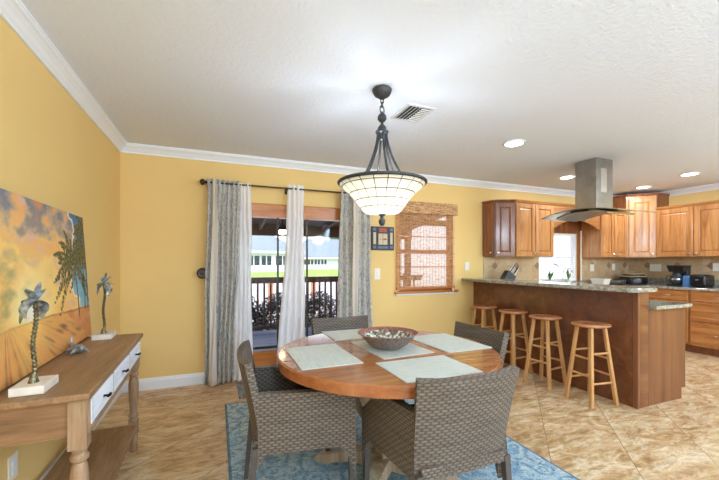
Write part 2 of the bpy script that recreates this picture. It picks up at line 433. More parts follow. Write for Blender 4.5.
# mosaic bowl
t = NT('terracotta_bowl'); n = t.noise(t.coord(), 60, 3)
t.col(t.ramp(n, [(.35, lin(104, 86, 82)), (.65, lin(142, 122, 116))])).rough(.45); M['bowl_out'] = t.m
t = NT('mosaic_shell_inlay'); vo = t.n('TexVoronoi'); t.set(vo.inputs['Vector'], t.coord()); vo.inputs['Scale'].default_value = 52
t.col(t.ramp(t.math('MULTIPLY', vo.outputs['Distance'], 1.0), [(.0, lin(236, 232, 214)), (.35, lin(190, 196, 176)), (.55, lin(120, 100, 84)), (.75, lin(86, 70, 60))])).rough(.2); M['bowl_in'] = t.m
t = NT('red_dotted_rim'); vo = t.n('TexVoronoi'); t.set(vo.inputs['Vector'], t.coord()); vo.inputs['Scale'].default_value = 60
t.col(t.ramp(vo.outputs['Distance'], [(.0, lin(206, 170, 156)), (.3, lin(156, 92, 80)), (.6, lin(120, 66, 58))])).rough(.35); M['bowl_rim'] = t.m

# outdoors
M['deck'] = wood('grey_violet_deck', lin(92, 88, 104), lin(120, 116, 134), lin(138, 134, 150), 'X', .5, .8)
M['darkbrown'] = plain('dark_brown_timber', lin(74, 48, 42), .6, var=.12)
M['porchceil'] = plain('porch_boards', lin(96, 70, 60), .7, var=.15)
M['grass'] = plain('sunlit_lawn', lin(150, 168, 62), .95, var=.2, sc=3)
M['housewhite'] = plain('white_stucco', lin(226, 228, 232), .8, var=.03)
M['roofgrey'] = plain('grey_shingle_roof', lin(132, 136, 142), .9, var=.12, sc=5)
M['winglass'] = plain('dark_window_glass', lin(44, 54, 62), .15)
M['leaf'] = plain('dark_green_leaf', lin(46, 62, 40), .6, var=.35, sc=9)
M['leaf2'] = plain('bright_green_leaf', lin(98, 132, 54), .6, var=.3, sc=9)
M['flower'] = plain('pale_petals', lin(236, 226, 222), .7)
M['trunk'] = plain('tree_bark', lin(92, 76, 60), .9)
M['paving'] = plain('pale_paving', lin(190, 168, 158), .9, var=.1, sc=2)
M['terracotta'] = plain('terracotta_post', lin(206, 140, 104), .8)
M['verdigris'] = plain('verdigris_silver', lin(158, 166, 168), .35, .35, var=.4, sc=55)
M['antique'] = plain('antique_brass_trunk', lin(120, 108, 78), .35, .6, var=.4, sc=90)
M['artdark'] = plain('painted_black_frame', lin(46, 44, 52), .5)
M['artred'] = plain('brick_red_tile', lin(176, 70, 52), .5)
M['artcream'] = plain('cream_tile', lin(206, 190, 156), .5)
M['artblue'] = plain('blue_grey_tile', lin(96, 108, 142), .5)
M['glass_blue'] = plain('blue_bag', lin(70, 110, 160), .3)
M['tan'] = plain('tan_board', lin(196, 158, 116), .5)
M['vent'] = plain('white_metal_vent', lin(210, 210, 212), .5)
M['ventdark'] = plain('duct_interior', lin(52, 52, 54), .8)

# ------------------------------------------------------------------ room shell
XL, XR, YB, YR, H = -.88, 6.85, 4.09, -3.6, 2.44
struct('floor', MB().box(XL-.12, XR+.12, YR, YB+.02, -.12, 0), M['floor'])
struct('ceiling', MB().box(XL-.12, XR+.12, YR-.1, YB+.12, H, H+.12), M['ceiling'])
struct('wall_left', MB().box(XL-.12, XL, YR, YB+.12, 0, H), M['wall'])
struct('wall_right', MB().box(XR, XR+.12, YR, YB+.12, 0, H), M['wall'])
def wall_with_holes(x0, x1, y0, y1, holes):
    mb = MB(); xs = x0
    for (a, b, zb, zt) in holes:
        mb.box(xs, a, y0, y1, 0, H)
        if zb > 0: mb.box(a, b, y0, y1, 0, zb)
        mb.box(a, b, y0, y1, zt, H); xs = b
    mb.box(xs, x1, y0, y1, 0, H); return mb
DX0, DX1, DZ = .12, 1.62, 1.94
struct('wall_back', wall_with_holes(XL, XR, YB, YB+.12, [(DX0, DX1, 0, DZ), (2.2, 3.04, .90, 2.0), (4.66, 5.52, .98, 1.75)]), M['wall'])
struct('wall_rear', wall_with_holes(XL, XR, YR-.12, YR, [(-.6, 2.6, 0, 2.2), (3.2, 6.5, .0, 2.2)]), M['wall'])
# crown moulding: profile swept along a wall
def crown_prof(): return [(0,-.085),(.012,-.085),(.014,-.07),(.022,-.062),(.034,-.045),(.052,-.028),(.064,-.022),(.066,-.012),(.072,-.010),(.072,0),(0,0)]
def sweep(prof, p0, p1, inward, m0=0, m1=0):
    p0, p1, q = V(p0), V(p1), V(inward); d = (p1-p0).normalized(); n = len(prof)
    vs = [p0 + q*a + V((0,0,b)) + d*a*m0 for a, b in prof] + [p1 + q*a + V((0,0,b)) - d*a*m1 for a, b in prof]
    fs = [(i, (i+1) % n, n+(i+1) % n, n+i) for i in range(n)] + [tuple(reversed(range(n))), tuple(range(n, 2*n))]
    return MB().add(vs, fs)
struct('trim_1', sweep(crown_prof(), (XL, YR, H), (XL, YB, H), (1,0,0), 0, 1), M['white_trim'])
struct('trim_2', sweep(crown_prof(), (XL, YB, H), (XR, YB, H), (0,-1,0), 1, 1), M['white_trim'])
struct('trim_3', sweep(crown_prof(), (XR, YB, H), (XR, YR, H), (-1,0,0), 1, 0), M['white_trim'])
base_prof = [(0,0),(.016,0),(.016,.085),(.010,.1),(.006,.115),(0,.118)]
struct('baseboard_left', sweep(base_prof, (XL, YR, 0), (XL, YB, 0), (1,0,0), 0, 1), M['white_trim'])
struct('baseboard_back', sweep(base_prof, (XL, YB, 0), (DX0-.02, YB, 0), (0,-1,0), 1, 0), M['white_trim'])
struct('baseboard_back_window', sweep(base_prof, (DX1+.02, YB, 0), (3.42, YB, 0), (0,-1,0), 0, 0), M['white_trim'])
# backsplash
struct('trim_4', MB().box(3.575, 4.66, YB-.012, YB, .90, 1.37).box(4.66, 5.52, YB-.012, YB, .90, .98).box(5.60, XR, YB-.012, YB, .90, 1.40), M['splash_x'])
struct('trim_5', MB().box(XR-.012, XR, 1.6, YB-.012, .90, 1.40), M['splash_y'])

# ------------------------------------------------------------------ sliding door
d = thing('door_1', None, None, (DX0, YB, 0), kind='structure')
obj('door_header', MB().box(DX0, DX1, YB-.012, YB+.10, 1.79, 1.935), M['doorwood'], d, bevel=.003)
obj('door_jamb', MB().box(DX0, DX0+.05, YB, YB+.11, 0, 1.79), M['doorwood_z'], d)
obj('door_jamb', MB().box(DX1-.05, DX1, YB, YB+.11, 0, 1.79), M['doorwood_z'], d)
for (a, b, y) in ((DX0+.05, .93, YB+.035), (.80, DX1-.05, YB+.075)):
    pn = obj('sliding_panel', MB().box(a, a+.07, y, y+.035, .01, 1.79).box(b-.07, b, y, y+.035, .01, 1.79)
             .box(a+.07, b-.07, y, y+.035, .015, .27), M['doorwood'], d, bevel=.003)
    obj('glass_pane', MB().box(a+.07, b-.07, y+.015, y+.019, .27, 1.79), M['glass'], pn)
obj('screen_frame', MB().box(.652, .674, YB+.115, YB+.135, .03, 1.90).box(1.0, 1.022, YB+.115, YB+.135, .03, 1.90)
    .box(.2, 1.5, YB+.115, YB+.135, .28, .31).box(.2, 1.5, YB+.115, YB+.135, 1.90, 1.93), M['bronze'], d)
obj('door_track', MB().box(DX0, DX1, YB+.0, YB+.14, 0, .012), M['bronze'], d)

# window behind the bamboo blind
w = thing('window_1', None, None, (2.2, YB, .9), kind='structure')
obj('window_frame', MB().box(2.2, 2.24, YB+.03, YB+.09, .90, 2.0).box(3.0, 3.04, YB+.03, YB+.09, .90, 2.0).box(2.24, 3.0, YB+.03, YB+.09, 1.96, 2.0)
    .box(2.24, 3.0, YB+.03, YB+.09, .90, .955).box(2.24, 3.0, YB+.03, YB+.09, 1.40, 1.45), M['doorwood'], w)
obj('window_pane', MB().box(2.24, 3.0, YB+.055, YB+.059, .955, 1.96), M['glass'], w)
obj('window_sill', MB().box(2.13, 3.11, YB-.05, YB+.03, .872, .90), M['doorwood'], w, bevel=.004)
obj('sill_apron', MB().box(2.16, 3.08, YB-.018, YB, .845, .872), M['white_trim'], w)
# kitchen window
w = thing('window_2', None, None, (4.66, YB, .98), kind='structure')
obj('window_frame', MB().box(4.66, 4.70, YB+.02, YB+.08, .98, 1.75).box(5.48, 5.52, YB+.02, YB+.08, .98, 1.75).box(4.70, 5.48, YB+.02, YB+.08, 1.71, 1.75)
    .box(4.70, 5.48, YB+.02, YB+.08, .98, 1.02).box(4.70, 5.48, YB+.03, YB+.07, 1.345, 1.375), M['white_trim'], w)
obj('window_pane', MB().box(4.70, 5.48, YB+.048, YB+.052, 1.02, 1.71), M['glass'], w)
obj('window_casing', MB().box(5.52, 5.575, YB-.02, YB, .98, 1.80).box(4.58, 5.598, YB-.02, YB, 1.80, 1.985).box(4.58, 5.52, YB-.02, YB, 1.75, 1.80), M['cab_dark'], w)  # broad dark head board stands in for shade beneath the arch
obj('casing_edge', MB().box(5.575, 5.598, YB-.03, YB, .985, 1.80), M['plate'], w)  # cream strip puts the edge's bright reflection into its colour

# ------------------------------------------------------------------ curtains
RY_ = YB-.10; RZ_ = 2.11
r = thing('curtain_rod', 'thin dark metal curtain rod with round finials above the sliding door', 'curtain rod', (-.134, RY_, RZ_))
obj('rod', MB().tube([(-.11, RY_, RZ_), (1.80, RY_, RZ_)], .009, 10), M['bronze'], r, smooth=True)
for x, s in ((-.13, -1), (1.82, 1)):
    fb = MB().lathe([(.004,-.04),(.016,-.035),(.020,-.028),(.012,-.018),(.028,-.006),(.033,.008),(.028,.022),(.012,.034),(.002,.037)], 16)
    obj('finial', fb.xf(T(x, RY_, RZ_) @ RY(PI/2*s)), M['bronze'], r, smooth=True)
for x in (-.085, .735, 1.74):
    obj('rod_bracket', MB().box(x-.007, x+.007, RY_-.006, YB, RZ_-.02, RZ_-.008).box(x-.015, x+.015, YB-.006, YB, RZ_-.05, RZ_+.03), M['bronze'], r)

def drape(x0, x1, xb0, xb1, zt, zb, nf, amp, y=RY_, seedv=0, flare=0.0):
    def F(u, v):
        z = zt + (zb-zt)*v
        k = v**1.3
        x = (x0+(x1-x0)*u)*(1-k) + (xb0+(xb1-xb0)*u)*k
        a = amp*(.55+.45*v)
        yy = y - a*math.sin(2*PI*nf*u + .6*math.sin(3*v+seedv)) - .012*math.sin(7*u+4*v+seedv) - flare*v
        x += .006*math.sin(9*v+u*5+seedv)
        return (x, yy, z)
    return F
cp = thing('curtain', 'grey leaf print curtain with cream border left of the sliding door', 'curtain', (.06, RY_, 0))
fx = MB().surf(drape(-.095, .235, -.128, .165, 2.145, .012, 6.5, .028, flare=.0), 90, 40, 0, .9, 2.1)
obj('curtain_cloth', fx, M['drape'], cp, smooth=True, solid=.003)
fx = MB().surf(drape(-.045, .005, -.085, -.005, 2.147, -.0+.008, .5, .012, y=RY_-.032, flare=.012), 12, 30, 0, .1, 2.1)
obj('cream_border', fx, M['cream'], cp, smooth=True, solid=.003)
fx = MB().surf(drape(.13, .235, .10, .165, 2.147, .03, .5, -.012, y=RY_+.02), 12, 30, 0, .1, 2.1)
cp = thing('curtain', 'grey leaf print curtain with cream border beside the framed tile art', 'curtain', (1.57, RY_, 0))
obj('curtain_cloth', MB().surf(drape(1.36, 1.75, 1.30, 1.78, 2.145, .012, 5.5, .03, seedv=2), 90, 40, 0, .9, 2.1), M['drape'], cp, smooth=True, solid=.003)
obj('cream_border', MB().surf(drape(1.50, 1.575, 1.50, 1.58, 2.147, .012, .5, .014, y=RY_-.033), 12, 30, 0, .1, 2.1), M['cream'], cp, smooth=True, solid=.003)
s = obj('sheer_curtain', MB().surf(drape(.20, .34, .15, .36, 2.13, .02, 4, .018, y=RY_+.0, seedv=1), 60, 40, 0, .5, 2.1), M['sheer'], loc=(.25, RY_, 0), smooth=True)
tag(s, 'white sheer curtain hanging against the left grey print curtain', 'curtain')
s = obj('sheer_curtain', MB().surf(drape(.745, .925, .60, .93, 2.155, .02, 4, .022, seedv=4), 70, 40, 0, .6, 2.1), M['sheer'], loc=(.83, RY_, 0), smooth=True)
tag(s, 'white sheer curtain flaring down the middle of the sliding door', 'curtain')
h = thing('curtain_holdback', 'round dark bronze curtain holdback on the yellow wall', 'curtain holdback', (-.14, YB, 1.168))
obj('stem', MB().tube([(-.14, YB, 1.168), (-.14, YB-.07, 1.168)], .008, 8), M['bronze'], h, smooth=True)
obj('disc', MB().lathe([(.0,0),(.045,.0),(.055,.006),(.055,.014),(.045,.02),(.04,.018),(.015,.02),(.012,.028),(.0,.03)], 24).xf(T(-.14, YB-.07, 1.168) @ RX(PI/2)), M['bronze'], h, smooth=True)

# ------------------------------------------------------------------ bamboo blind
b = thing('bamboo_blind', 'woven bamboo roman blind lowered over the small window', 'blind', (2.6, YB-.04, 2.07))
obj('blind_cloth', MB().box(2.15, 3.05, YB-.032, YB-.028, .945, 2.02), M['bamboo'], b)
obj('valance', MB().box(2.13, 3.075, YB-.075, YB-.06, 1.925, 2.075).box(2.13, 3.075, YB-.06, YB-.002, 2.05, 2.075), M['bamboo_solid'], b)
for z in (1.40, 1.22, 1.62): obj('batten', MB().box(2.15, 3.05, YB-.042, YB-.033, z-.007, z+.007), M['doorwood'], b)
obj('bottom_rail', MB().box(2.15, 3.05, YB-.04, YB-.022, .925, .950), M['doorwood'], b)
obj('pull_cord', MB().tube([(3.02, YB-.05, 1.92), (3.02, YB-.055, 1.5), (3.015, YB-.05, .93)], .003, 6), M['plate'], b)
obj('cord_tassel', MB().lathe([(.0,0),(.012,.004),(.010,.02),(.004,.045),(.0,.05)], 10, (3.015, YB-.05, .885)), M['plate'], b, smooth=True)

# framed tile art
a = thing('framed_tile_art', 'small square dark framed art with red and cream tiles', 'wall art', (1.96, YB, 1.585))
ax0, ax1, az0, az1 = 1.80, 2.12, 1.435, 1.735
obj('backing', MB().box(ax0, ax1, YB-.02, YB-.002, az0, az1), M['artdark'], a, bevel=.003)
obj('centre_tile', MB().box(1.895, 2.02, YB-.028, YB-.02, 1.505, 1.645), M['artcream'], a)
obj('centre_motif', MB().box(1.953, 1.958, YB-.030, YB-.028, 1.505, 1.645).box(1.895, 2.02, YB-.030, YB-.028, 1.572, 1.577).box(1.965, 2.0, YB-.031, YB-.028, 1.565, 1.584), M['artred'], a)
obj('red_tile', MB().box(1.905, 2.015, YB-.028, YB-.02, 1.665, 1.715), M['artred'], a)
for (x, z, m) in ((1.82, 1.68, 'artblue'), (2.06, 1.68, 'artblue'), (1.82, 1.455, 'artblue'), (2.06, 1.455, 'artblue')):
    obj('corner_tile', MB().box(x, x+.04, YB-.027, YB-.02, z, z+.036), M[m], a)
for x in (1.825, 2.06): obj('side_tile', MB().box(x, x+.035, YB-.027, YB-.02, 1.51, 1.66), M['artcream'], a)
obj('bottom_tile', MB().box(1.89, 2.03, YB-.027, YB-.02, 1.455, 1.485), M['artblue'], a)

def plate(name, label, cat, M4, w=.075, h=.118, n=1, kind='switch'):
    loc = M4.to_translation(); r = thing(name, label, cat, loc)
    obj('cover_plate', MB().box(-w/2, w/2, -.006, 0, -h/2, h/2).xf(M4), M['plate'], r, bevel=.002)
    for k in range(n):
        x = (k-(n-1)/2)*.046
        if kind == 'switch': obj('rocker', MB().box(x-.015, x+.015, -.010, -.006, -.032, .032).xf(M4), M['plate'], r, bevel=.001)
        else:
            obj('socket', MB().box(x-.014, x+.014, -.009, -.006, .006, .034).box(x-.014, x+.014, -.009, -.006, -.034, -.006).xf(M4), M['white_trim'], r)
    return r
plate('light_switch', 'ivory light switch below the framed tile art', 'switch', T(1.89, YB, 1.133), w=.08, h=.14)
plate('wall_outlet', 'ivory outlet plate on yellow wall above the bar counter end', 'outlet', T(3.29, YB, 1.225), kind='o')
plate('wall_outlet', 'ivory outlet low on the wall under the console table', 'outlet', T(XL, 2.12, .33) @ RZ(PI/2), kind='o', w=.08)
plate('wall_outlet', 'white outlet on the backsplash just right of the kitchen window', 'outlet', T(5.87, YB-.012, 1.19), kind='o', w=.10)
plate('wall_outlet', 'narrow outlet on the backsplash beside the corner cabinet', 'outlet', T(6.42, YB-.012, 1.20), kind='o')
plate('light_switch', 'wide double switch plate on backsplash behind the black cookware', 'switch', T(XR-.012, 3.66, 1.19) @ RZ(-PI/2), w=.17, n=3)
plate('wall_outlet', 'white double plate on backsplash at the far right by the toaster', 'outlet', T(XR-.012, 2.86, 1.21) @ RZ(-PI/2), kind='o', w=.12, n=2)

# ------------------------------------------------------------------ ceiling fittings
for i, (x, y, lab) in enumerate(((2.679, 2.632, 'round recessed ceiling light nearest the pendant lamp'), (4.411, 3.409, 'recessed ceiling light left of the hood chimney'),
        (6.079, 3.423, 'recessed ceiling light in front of the tall corner cabinet'), (5.75, 2.69, 'recessed ceiling light at the far right over the drawers'))):
    c = thing('recessed_light', lab, 'ceiling light', (x, y, H), group='recessed ceiling lights')
    n = 28; ri, ro = .082, .105
    obj('trim_ring', MB().lathe([(ro,0),(ro-.004,-.008),(ri,-.010),(ri,0)], n, (x, y, H)), M['white_trim'], c, smooth=True)
    obj('lens', MB().lathe([(.0,-.004),(ri-.001,-.004),(ri-.001,-.002)], n, (x, y, H)), M['can'], c)
v_ = thing('ceiling_vent', 'white rectangular ceiling air vent with angled louvres', 'vent', (1.40, 2.38, H))
vx0, vx1, vy0, vy1 = 1.31, 1.51, 2.28, 2.52
obj('vent_frame', MB().box(vx0-.02, vx1+.02, vy0-.02, vy0, H-.008, H).box(vx0-.02, vx1+.02, vy1, vy1+.02, H-.008, H).box(vx0-.02, vx0, vy0, vy1, H-.008, H).box(vx1, vx1+.02, vy0, vy1, H-.008, H), M['vent'], v_)
obj('duct', MB().box(vx0, vx1, vy0, vy1, H-.003, H-.001), M['ventdark'], v_)
sl = MB()
for k in range(4): sl.join(MB().box(-.0015, .0015, vy0, vy1, -.012, 0), T(vx0+.012+k*.03, 0, H-.002) @ RY(.6))
for k in range(8): sl.join(MB().box(vx0+.12, vx1, -.001, .001, -.010, 0), T(0, vy0+.02+k*.03, H-.002) @ RX(.6))
obj('louvres', sl, M['vent'], v_)

# ------------------------------------------------------------------ pendant lamp
PX, PY = 1.026, 2.144
p = thing('pendant_lamp', 'large iron pendant lamp with lit leaded glass bowl over the round table', 'pendant lamp', (PX, PY, H))
O = (PX, PY, 0)
obj('ceiling_canopy', MB().lathe([(.02,2.375),(.032,2.385),(.05,2.395),(.062,2.415),(.066,2.432),(.06,2.44)], 28, O), M['iron'], p, smooth=True)
ch = MB()
for k, zc in enumerate((2.36, 2.335)):
    pts = [V((.011*math.cos(a), 0, .019*math.sin(a))) for a in [2*PI*i/14 for i in range(15)]]
    ch.join(MB().tube(pts, .0032, 6), T(PX, PY, zc) @ RZ(k*PI/2))
obj('chain', ch, M['iron'], p, smooth=True)
pts = [V((.020*math.cos(a), 0, .028*math.sin(a))) for a in [2*PI*i/18 for i in range(19)]]
obj('hanging_loop', MB().tube(pts, .004, 6).xf(T(PX, PY, 2.30) @ RZ(.4)), M['iron'], p, smooth=True)
obj('stem', MB().lathe([(.004,2.29),(.006,2.275),(.022,2.268),(.030,2.252),(.030,2.236),(.020,2.222),(.008,2.215),(.012,2.20),(.026,2.185),(.030,2.172),(.028,2.165),(.042,2.158),(.046,2.150),(.040,2.142),(.028,2.138),(.020,2.10),(.005,2.09)][::-1], 24, O), M['iron'], p, smooth=True)
for k in range(6):
    a = k*PI/3 + .35
    pts = []
    for i in range(13):
        u = i/12; z = 2.145 - u*(2.145-1.818); rr = .030 + .124*u**1.68
        pts.append(V((PX+rr*math.cos(a), PY+rr*math.sin(a), z)))
    obj('arm', MB().tube(pts, [.008]*13, 8), M['iron'], p, smooth=True)
rr = []
for (r0, z0) in ((.272, 1.800),(.290,1.797),(.298,1.803),(.300,1.812),(.292,1.818),(.272,1.816)): rr.append((r0, z0))
nn = 48; vs = []; fs = []
for r0, z0 in rr:
    for k in range(nn): vs.append((PX+r0*math.cos(2*PI*k/nn), PY+r0*math.sin(2*PI*k/nn), z0))
L = len(rr)
for i in range(L):
    for k in range(nn): fs.append((i*nn+k, i*nn+(k+1) % nn, ((i+1) % L)*nn+(k+1) % nn, ((i+1) % L)*nn+k))
obj('rim', MB().add(vs, fs), M['iron'], p, smooth=True)
for k in range(3):
    a = k*2*PI/3+.35
    obj('cross_bar', MB().tube([(PX+.145*math.cos(a), PY+.145*math.sin(a), 1.822), (PX+.285*math.cos(a), PY+.285*math.sin(a), 1.812)], .005, 6), M['iron'], p)
prof = [(.288,1.802),(.262,1.778),(.232,1.752),(.200,1.720),(.174,1.688),(.151,1.655),(.130,1.626),(.110,1.610),(.06,1.604),(.012,1.602)]
vs = []; fs = []
for r0, z0 in prof:
    for k in range(60): vs.append((PX+r0*math.cos(2*PI*k/60), PY+r0*math.sin(2*PI*k/60), z0))
for i in range(len(prof)-1):
    for k in range(60): fs.append((i*60+k, i*60+(k+1) % 60, (i+1)*60+(k+1) % 60, (i+1)*60+k))
obj('glass_bowl', MB().add(vs, fs), M['bowlglass'], p, smooth=True, solid=.004)
obj('finial', MB().lathe([(.0,1.522),(.014,1.526),(.020,1.538),(.024,1.556),(.016,1.574),(.010,1.584),(.022,1.594),(.026,1.602),(.01,1.606),(.0,1.606)], 20, O), M['iron'], p, smooth=True)

# ------------------------------------------------------------------ rugs
RX0, RX1, RY0, RY1 = .065, 1.97, .45, 3.39
o = obj('area_rug', MB().box(RX0, RX1, RY0, RY1, 0, .010), M['rug'], loc=((RX0+RX1)/2, (RY0+RY1)/2, 0), bevel=.003)
tag(o, 'large faded blue patterned area rug under the dining set', 'rug')
o = obj('door_mat', MB().box(.19, 1.2, 3.49, 3.97, 0, .009), M['doormat'], loc=(.7, 3.73, 0), bevel=.003)
tag(o, 'small grey patterned mat in front of the sliding door', 'mat')

# ------------------------------------------------------------------ dining table
TX, TY, TR, TZ = .940, 1.90, .640, .762
FZ = .010
tb = thing('dining_table', 'round wooden pedestal dining table with orange brown top', 'table', (TX, TY, FZ))
obj('tabletop', MB().lathe([(.0,TZ-.022),(TR-.006,TZ-.022),(TR-.006,TZ-.004),(TR-.010,TZ),(.0,TZ)], 96, (TX, TY, 0)), M['table'], tb, smooth=True)
obj('edge_band', MB().lathe([(TR-.05,TZ-.056),(TR-.004,TZ-.056),(TR,TZ-.052),(TR,TZ-.006),(TR-.004,TZ-.0015),(TR-.0062,TZ-.003),(TR-.0062,TZ-.023),(TR-.05,TZ-.023)], 96, (TX, TY, 0)), M['table_edge'], tb, smooth=True)
obj('apron_block', MB().box(TX-.30, TX+.30, TY-.05, TY+.05, TZ-.09, TZ-.023).box(TX-.05, TX+.05, TY-.30, TY+.30, TZ-.09, TZ-.023), M['pedestal'], tb, bevel=.005)
obj('column', MB().box(TX-.055, TX+.055, TY-.055, TY+.055, .09, TZ-.06), M['pedestal'], tb, bevel=.006)
for k in range(4):
    a = PI/4 + k*PI/2
    # brace: from column foot out to the underside of the top
    m = T(TX, TY, 0) @ RZ(a)
    obj('brace', MB().add([(.05,-.035,.20),(.05,-.035,.29),(.36,-.035,.705),(.44,-.035,.705),(.05,.035,.20),(.05,.035,.29),(.36,.035,.705),(.44,.035,.705)],
        [(0,3,2,1),(4,5,6,7),(0,1,5,4),(1,2,6,5),(2,3,7,6),(3,0,4,7)]).xf(m), M['pedestal'], tb, bevel=.004)
    prof2 = [(.03,.14),(.12,.145),(.24,.125),(.36,.085),(.44,.06),(.475,.035),(.47,FZ),(.37,FZ),(.34,.03),(.24,.055),(.12,.06),(.03,.06)]
    n = len(prof2)
    vs = [(x, -.045, z) for x, z in prof2] + [(x, .045, z) for x, z in prof2]
    fs = [tuple(range(n)), tuple(reversed(range(n, 2*n)))] + [(i, n+i, n+(i+1) % n, (i+1) % n) for i in range(n)]
    obj('foot', MB().add(vs, fs).xf(m), M['pedestal'], tb, bevel=.005)

# placemats
MT = TZ + .0005
def placemat(cx, cy, w, l, rz, label):
    o = obj('placemat', MB().box(-w/2, w/2, -l/2, l/2, 0, .0035), M['mat'])
    o.location = (cx, cy, MT); o.rotation_euler = (0, 0, rz)
    tag(o, label, 'placemat', 'placemats on the round table'); return o
placemat(.535, 1.90, .32, .46, 0.0, 'pale woven placemat in front of the left wicker chair')
placemat(.955, 1.485, .32, .41, PI/2, 'pale woven placemat in front of the nearest wicker chair')
placemat(1.375, 1.91, .32, .46, .03, 'pale woven placemat in front of the wicker chair by the bar stools')
placemat(.93, 2.375, .32, .42, PI/2, 'pale woven placemat in front of the wicker chair by the sliding door')
placemat(.975, 1.925, .33, .44, .06, 'pale woven placemat under the mosaic bowl').location.z = MT + .0

# bowl
BX, BY, BZ = .955, 1.915, MT+.004
bw = thing('mosaic_bowl', 'wide shallow brown bowl with mosaic inside on the table centre', 'bowl', (BX, BY, BZ))
OB = (BX, BY, BZ)
obj('bowl_body', MB().lathe([(.0,0),(.062,0),(.066,.008),(.10,.030),(.135,.056),(.158,.080),(.176,.090),(.180,.094),(.174,.097)], 48, OB), M['bowl_out'], bw, smooth=True)
bwl = MB(); pr = [(.174,.0975),(.158,.088),(.146,.080)]
def open_lathe(mb, pr, n, c):
    vs = []; fs = []
    for r0, z0 in pr:
        for k in range(n): vs.append((c[0]+r0*math.cos(2*PI*k/n), c[1]+r0*math.sin(2*PI*k/n), c[2]+z0))
    for i in range(len(pr)-1):
        for k in range(n): fs.append((i*n+k, (i+1)*n+k, (i+1)*n+(k+1) % n, i*n+(k+1) % n))
    mb.add(vs, fs); return mb
# body must be open on top: rebuild as an open shell
bpy.data.objects.remove([o for o in bw.children][0], do_unlink=True)
obj('bowl_body', open_lathe(MB(), [(.0,0),(.078,0),(.086,.005),(.120,.028),(.146,.054),(.162,.076),(.176,.086),(.184,.090),(.180,.0935)], 48, OB), M['bowl_out'], bw, smooth=True)
obj('painted_rim', open_lathe(MB(), [(.180,.0935),(.164,.087),(.148,.078)], 48, OB), M['bowl_rim'], bw, smooth=True)
obj('mosaic_lining', open_lathe(MB(), [(.148,.078),(.134,.058),(.105,.034),(.07,.018),(.0,.012)], 48, OB), M['bowl_in'], bw, smooth=True)

# ------------------------------------------------------------------ wicker armchair (faces local +Y, back at -Y)
def make_chair():
    r = thing('wicker_armchair', 'x', 'chair', (0,0,0), local=True)
    def back(u, v):
        s_ = u*2-1
        hw = .235 + .025*v**1.2
        z = .37 + .42*v + .010*abs(s_)**2*v
        y = -.235 - .075*v**1.3 + .035*abs(s_)**2.5
        return (s_*hw, y, z)
    obj('backrest', MB().surf(back, 20, 16, .035, .52, .49, sign=1, flat=True), M['wicker'], r, smooth=True)
    for sx in (-1, 1):
        def side(u, v, sx=sx):
            y = -.215 + .465*u
            hw = .240 + .045*u
            zt = .650 - .012*u - .06*max(0, (u-.88)/.12)**2
            zb = .368
            if u > .80: zb = .368 - .16*((u-.80)/.20)**2
            if u < .10: zb = .368 - .08*((.10-u)/.10)**2
            return (sx*hw, y, zb + (zt-zb)*v)
        obj('arm_panel', MB().surf(side, 20, 12, .045, .5, .3, sign=sx, flat=True), M['wicker'], r, smooth=True)
    obj('seat_frame', MB().surf(lambda u, v: ((u*2-1)*(.215+.03*v), -.235+.47*v, .425), 8, 8, .05, .5, .5, sign=1), M['wicker'], r)
    def fr(u, v): return ((u*2-1)*.25, .235+.0*v, .36+.065*v)
    obj('front_apron', MB().surf(fr, 8, 3, .02, .5, .065, sign=-1), M['wicker'], r)
    # cushion: soft slab
    cu = MB().box(-.205, .205, -.20, .23, .427, .497)
    obj('seat_cushion', cu, M['cushion'], r, smooth=True, bevel=.022, seg=3)
    for sx in (-1, 1):
        obj('leg', MB().tube([(sx*.225, -.225, .40), (sx*.232, -.262, 0)], [.021, .017], 4, sq=True), M['chair_leg'], r)
        obj('leg', MB().tube([(sx*.262, .230, .40), (sx*.268, .240, 0)], [.021, .017], 4, sq=True), M['chair_leg'], r)
    return r
ch0 = make_chair()
spots = [(.988, 1.468, -.01, 'grey wicker armchair with its back to the camera, nearest of the four'),
         (.405, 1.93, -PI/2-.06, 'grey wicker armchair at the left side of the round table'),
         (1.505, 2.045, PI/2+.03, 'grey wicker armchair between round table and bar stools'),
         (.975, 2.60, PI, 'grey wicker armchair with its back to the sliding door')]
for i, (x, y, a, lab) in enumerate(spots):
    o = ch0 if i == 0 else copy_tree(ch0)
    o.location = (x, y, FZ); o.rotation_euler = (0, 0, a)
    o['label'] = lab; o['group'] = 'wicker armchairs around the dining table'

# ------------------------------------------------------------------ bar stools
def make_stool():
    r = thing('bar_stool', 'x', 'stool', (0,0,0), local=True)
    obj('seat', MB().lathe([(.0,.690),(.135,.690),(.152,.697),(.160,.706),(.156,.716),(.14,.722),(.09,.719),(.0,.717)], 36), M['stool_seat'], r, smooth=True)
    tops = []; 
    for k in range(4):
        a = PI/4 + k*PI/2
        t_ = V((.105*math.cos(a), .105*math.sin(a), .692)); b_ = V((.195*math.cos(a), .195*math.sin(a), 0))
        tops.append((t_, b_))
        obj('leg', MB().tube([t_, b_], [.020, .022], 4, sq=True), M['stool'], r, bevel=.003)
    for k in range(4):
        (t1, b1), (t2, b2) = tops[k], tops[(k+1) % 4]
        for z in ((.20, .46) if k % 2 == 0 else (.26, .41)):
            f = 1 - z/.692
            obj('rung', MB().tube([t1.lerp(b1, f), t2.lerp(b2, f)], .0095, 10), M['stool'], r, smooth=True)
    return r
st0 = make_stool()
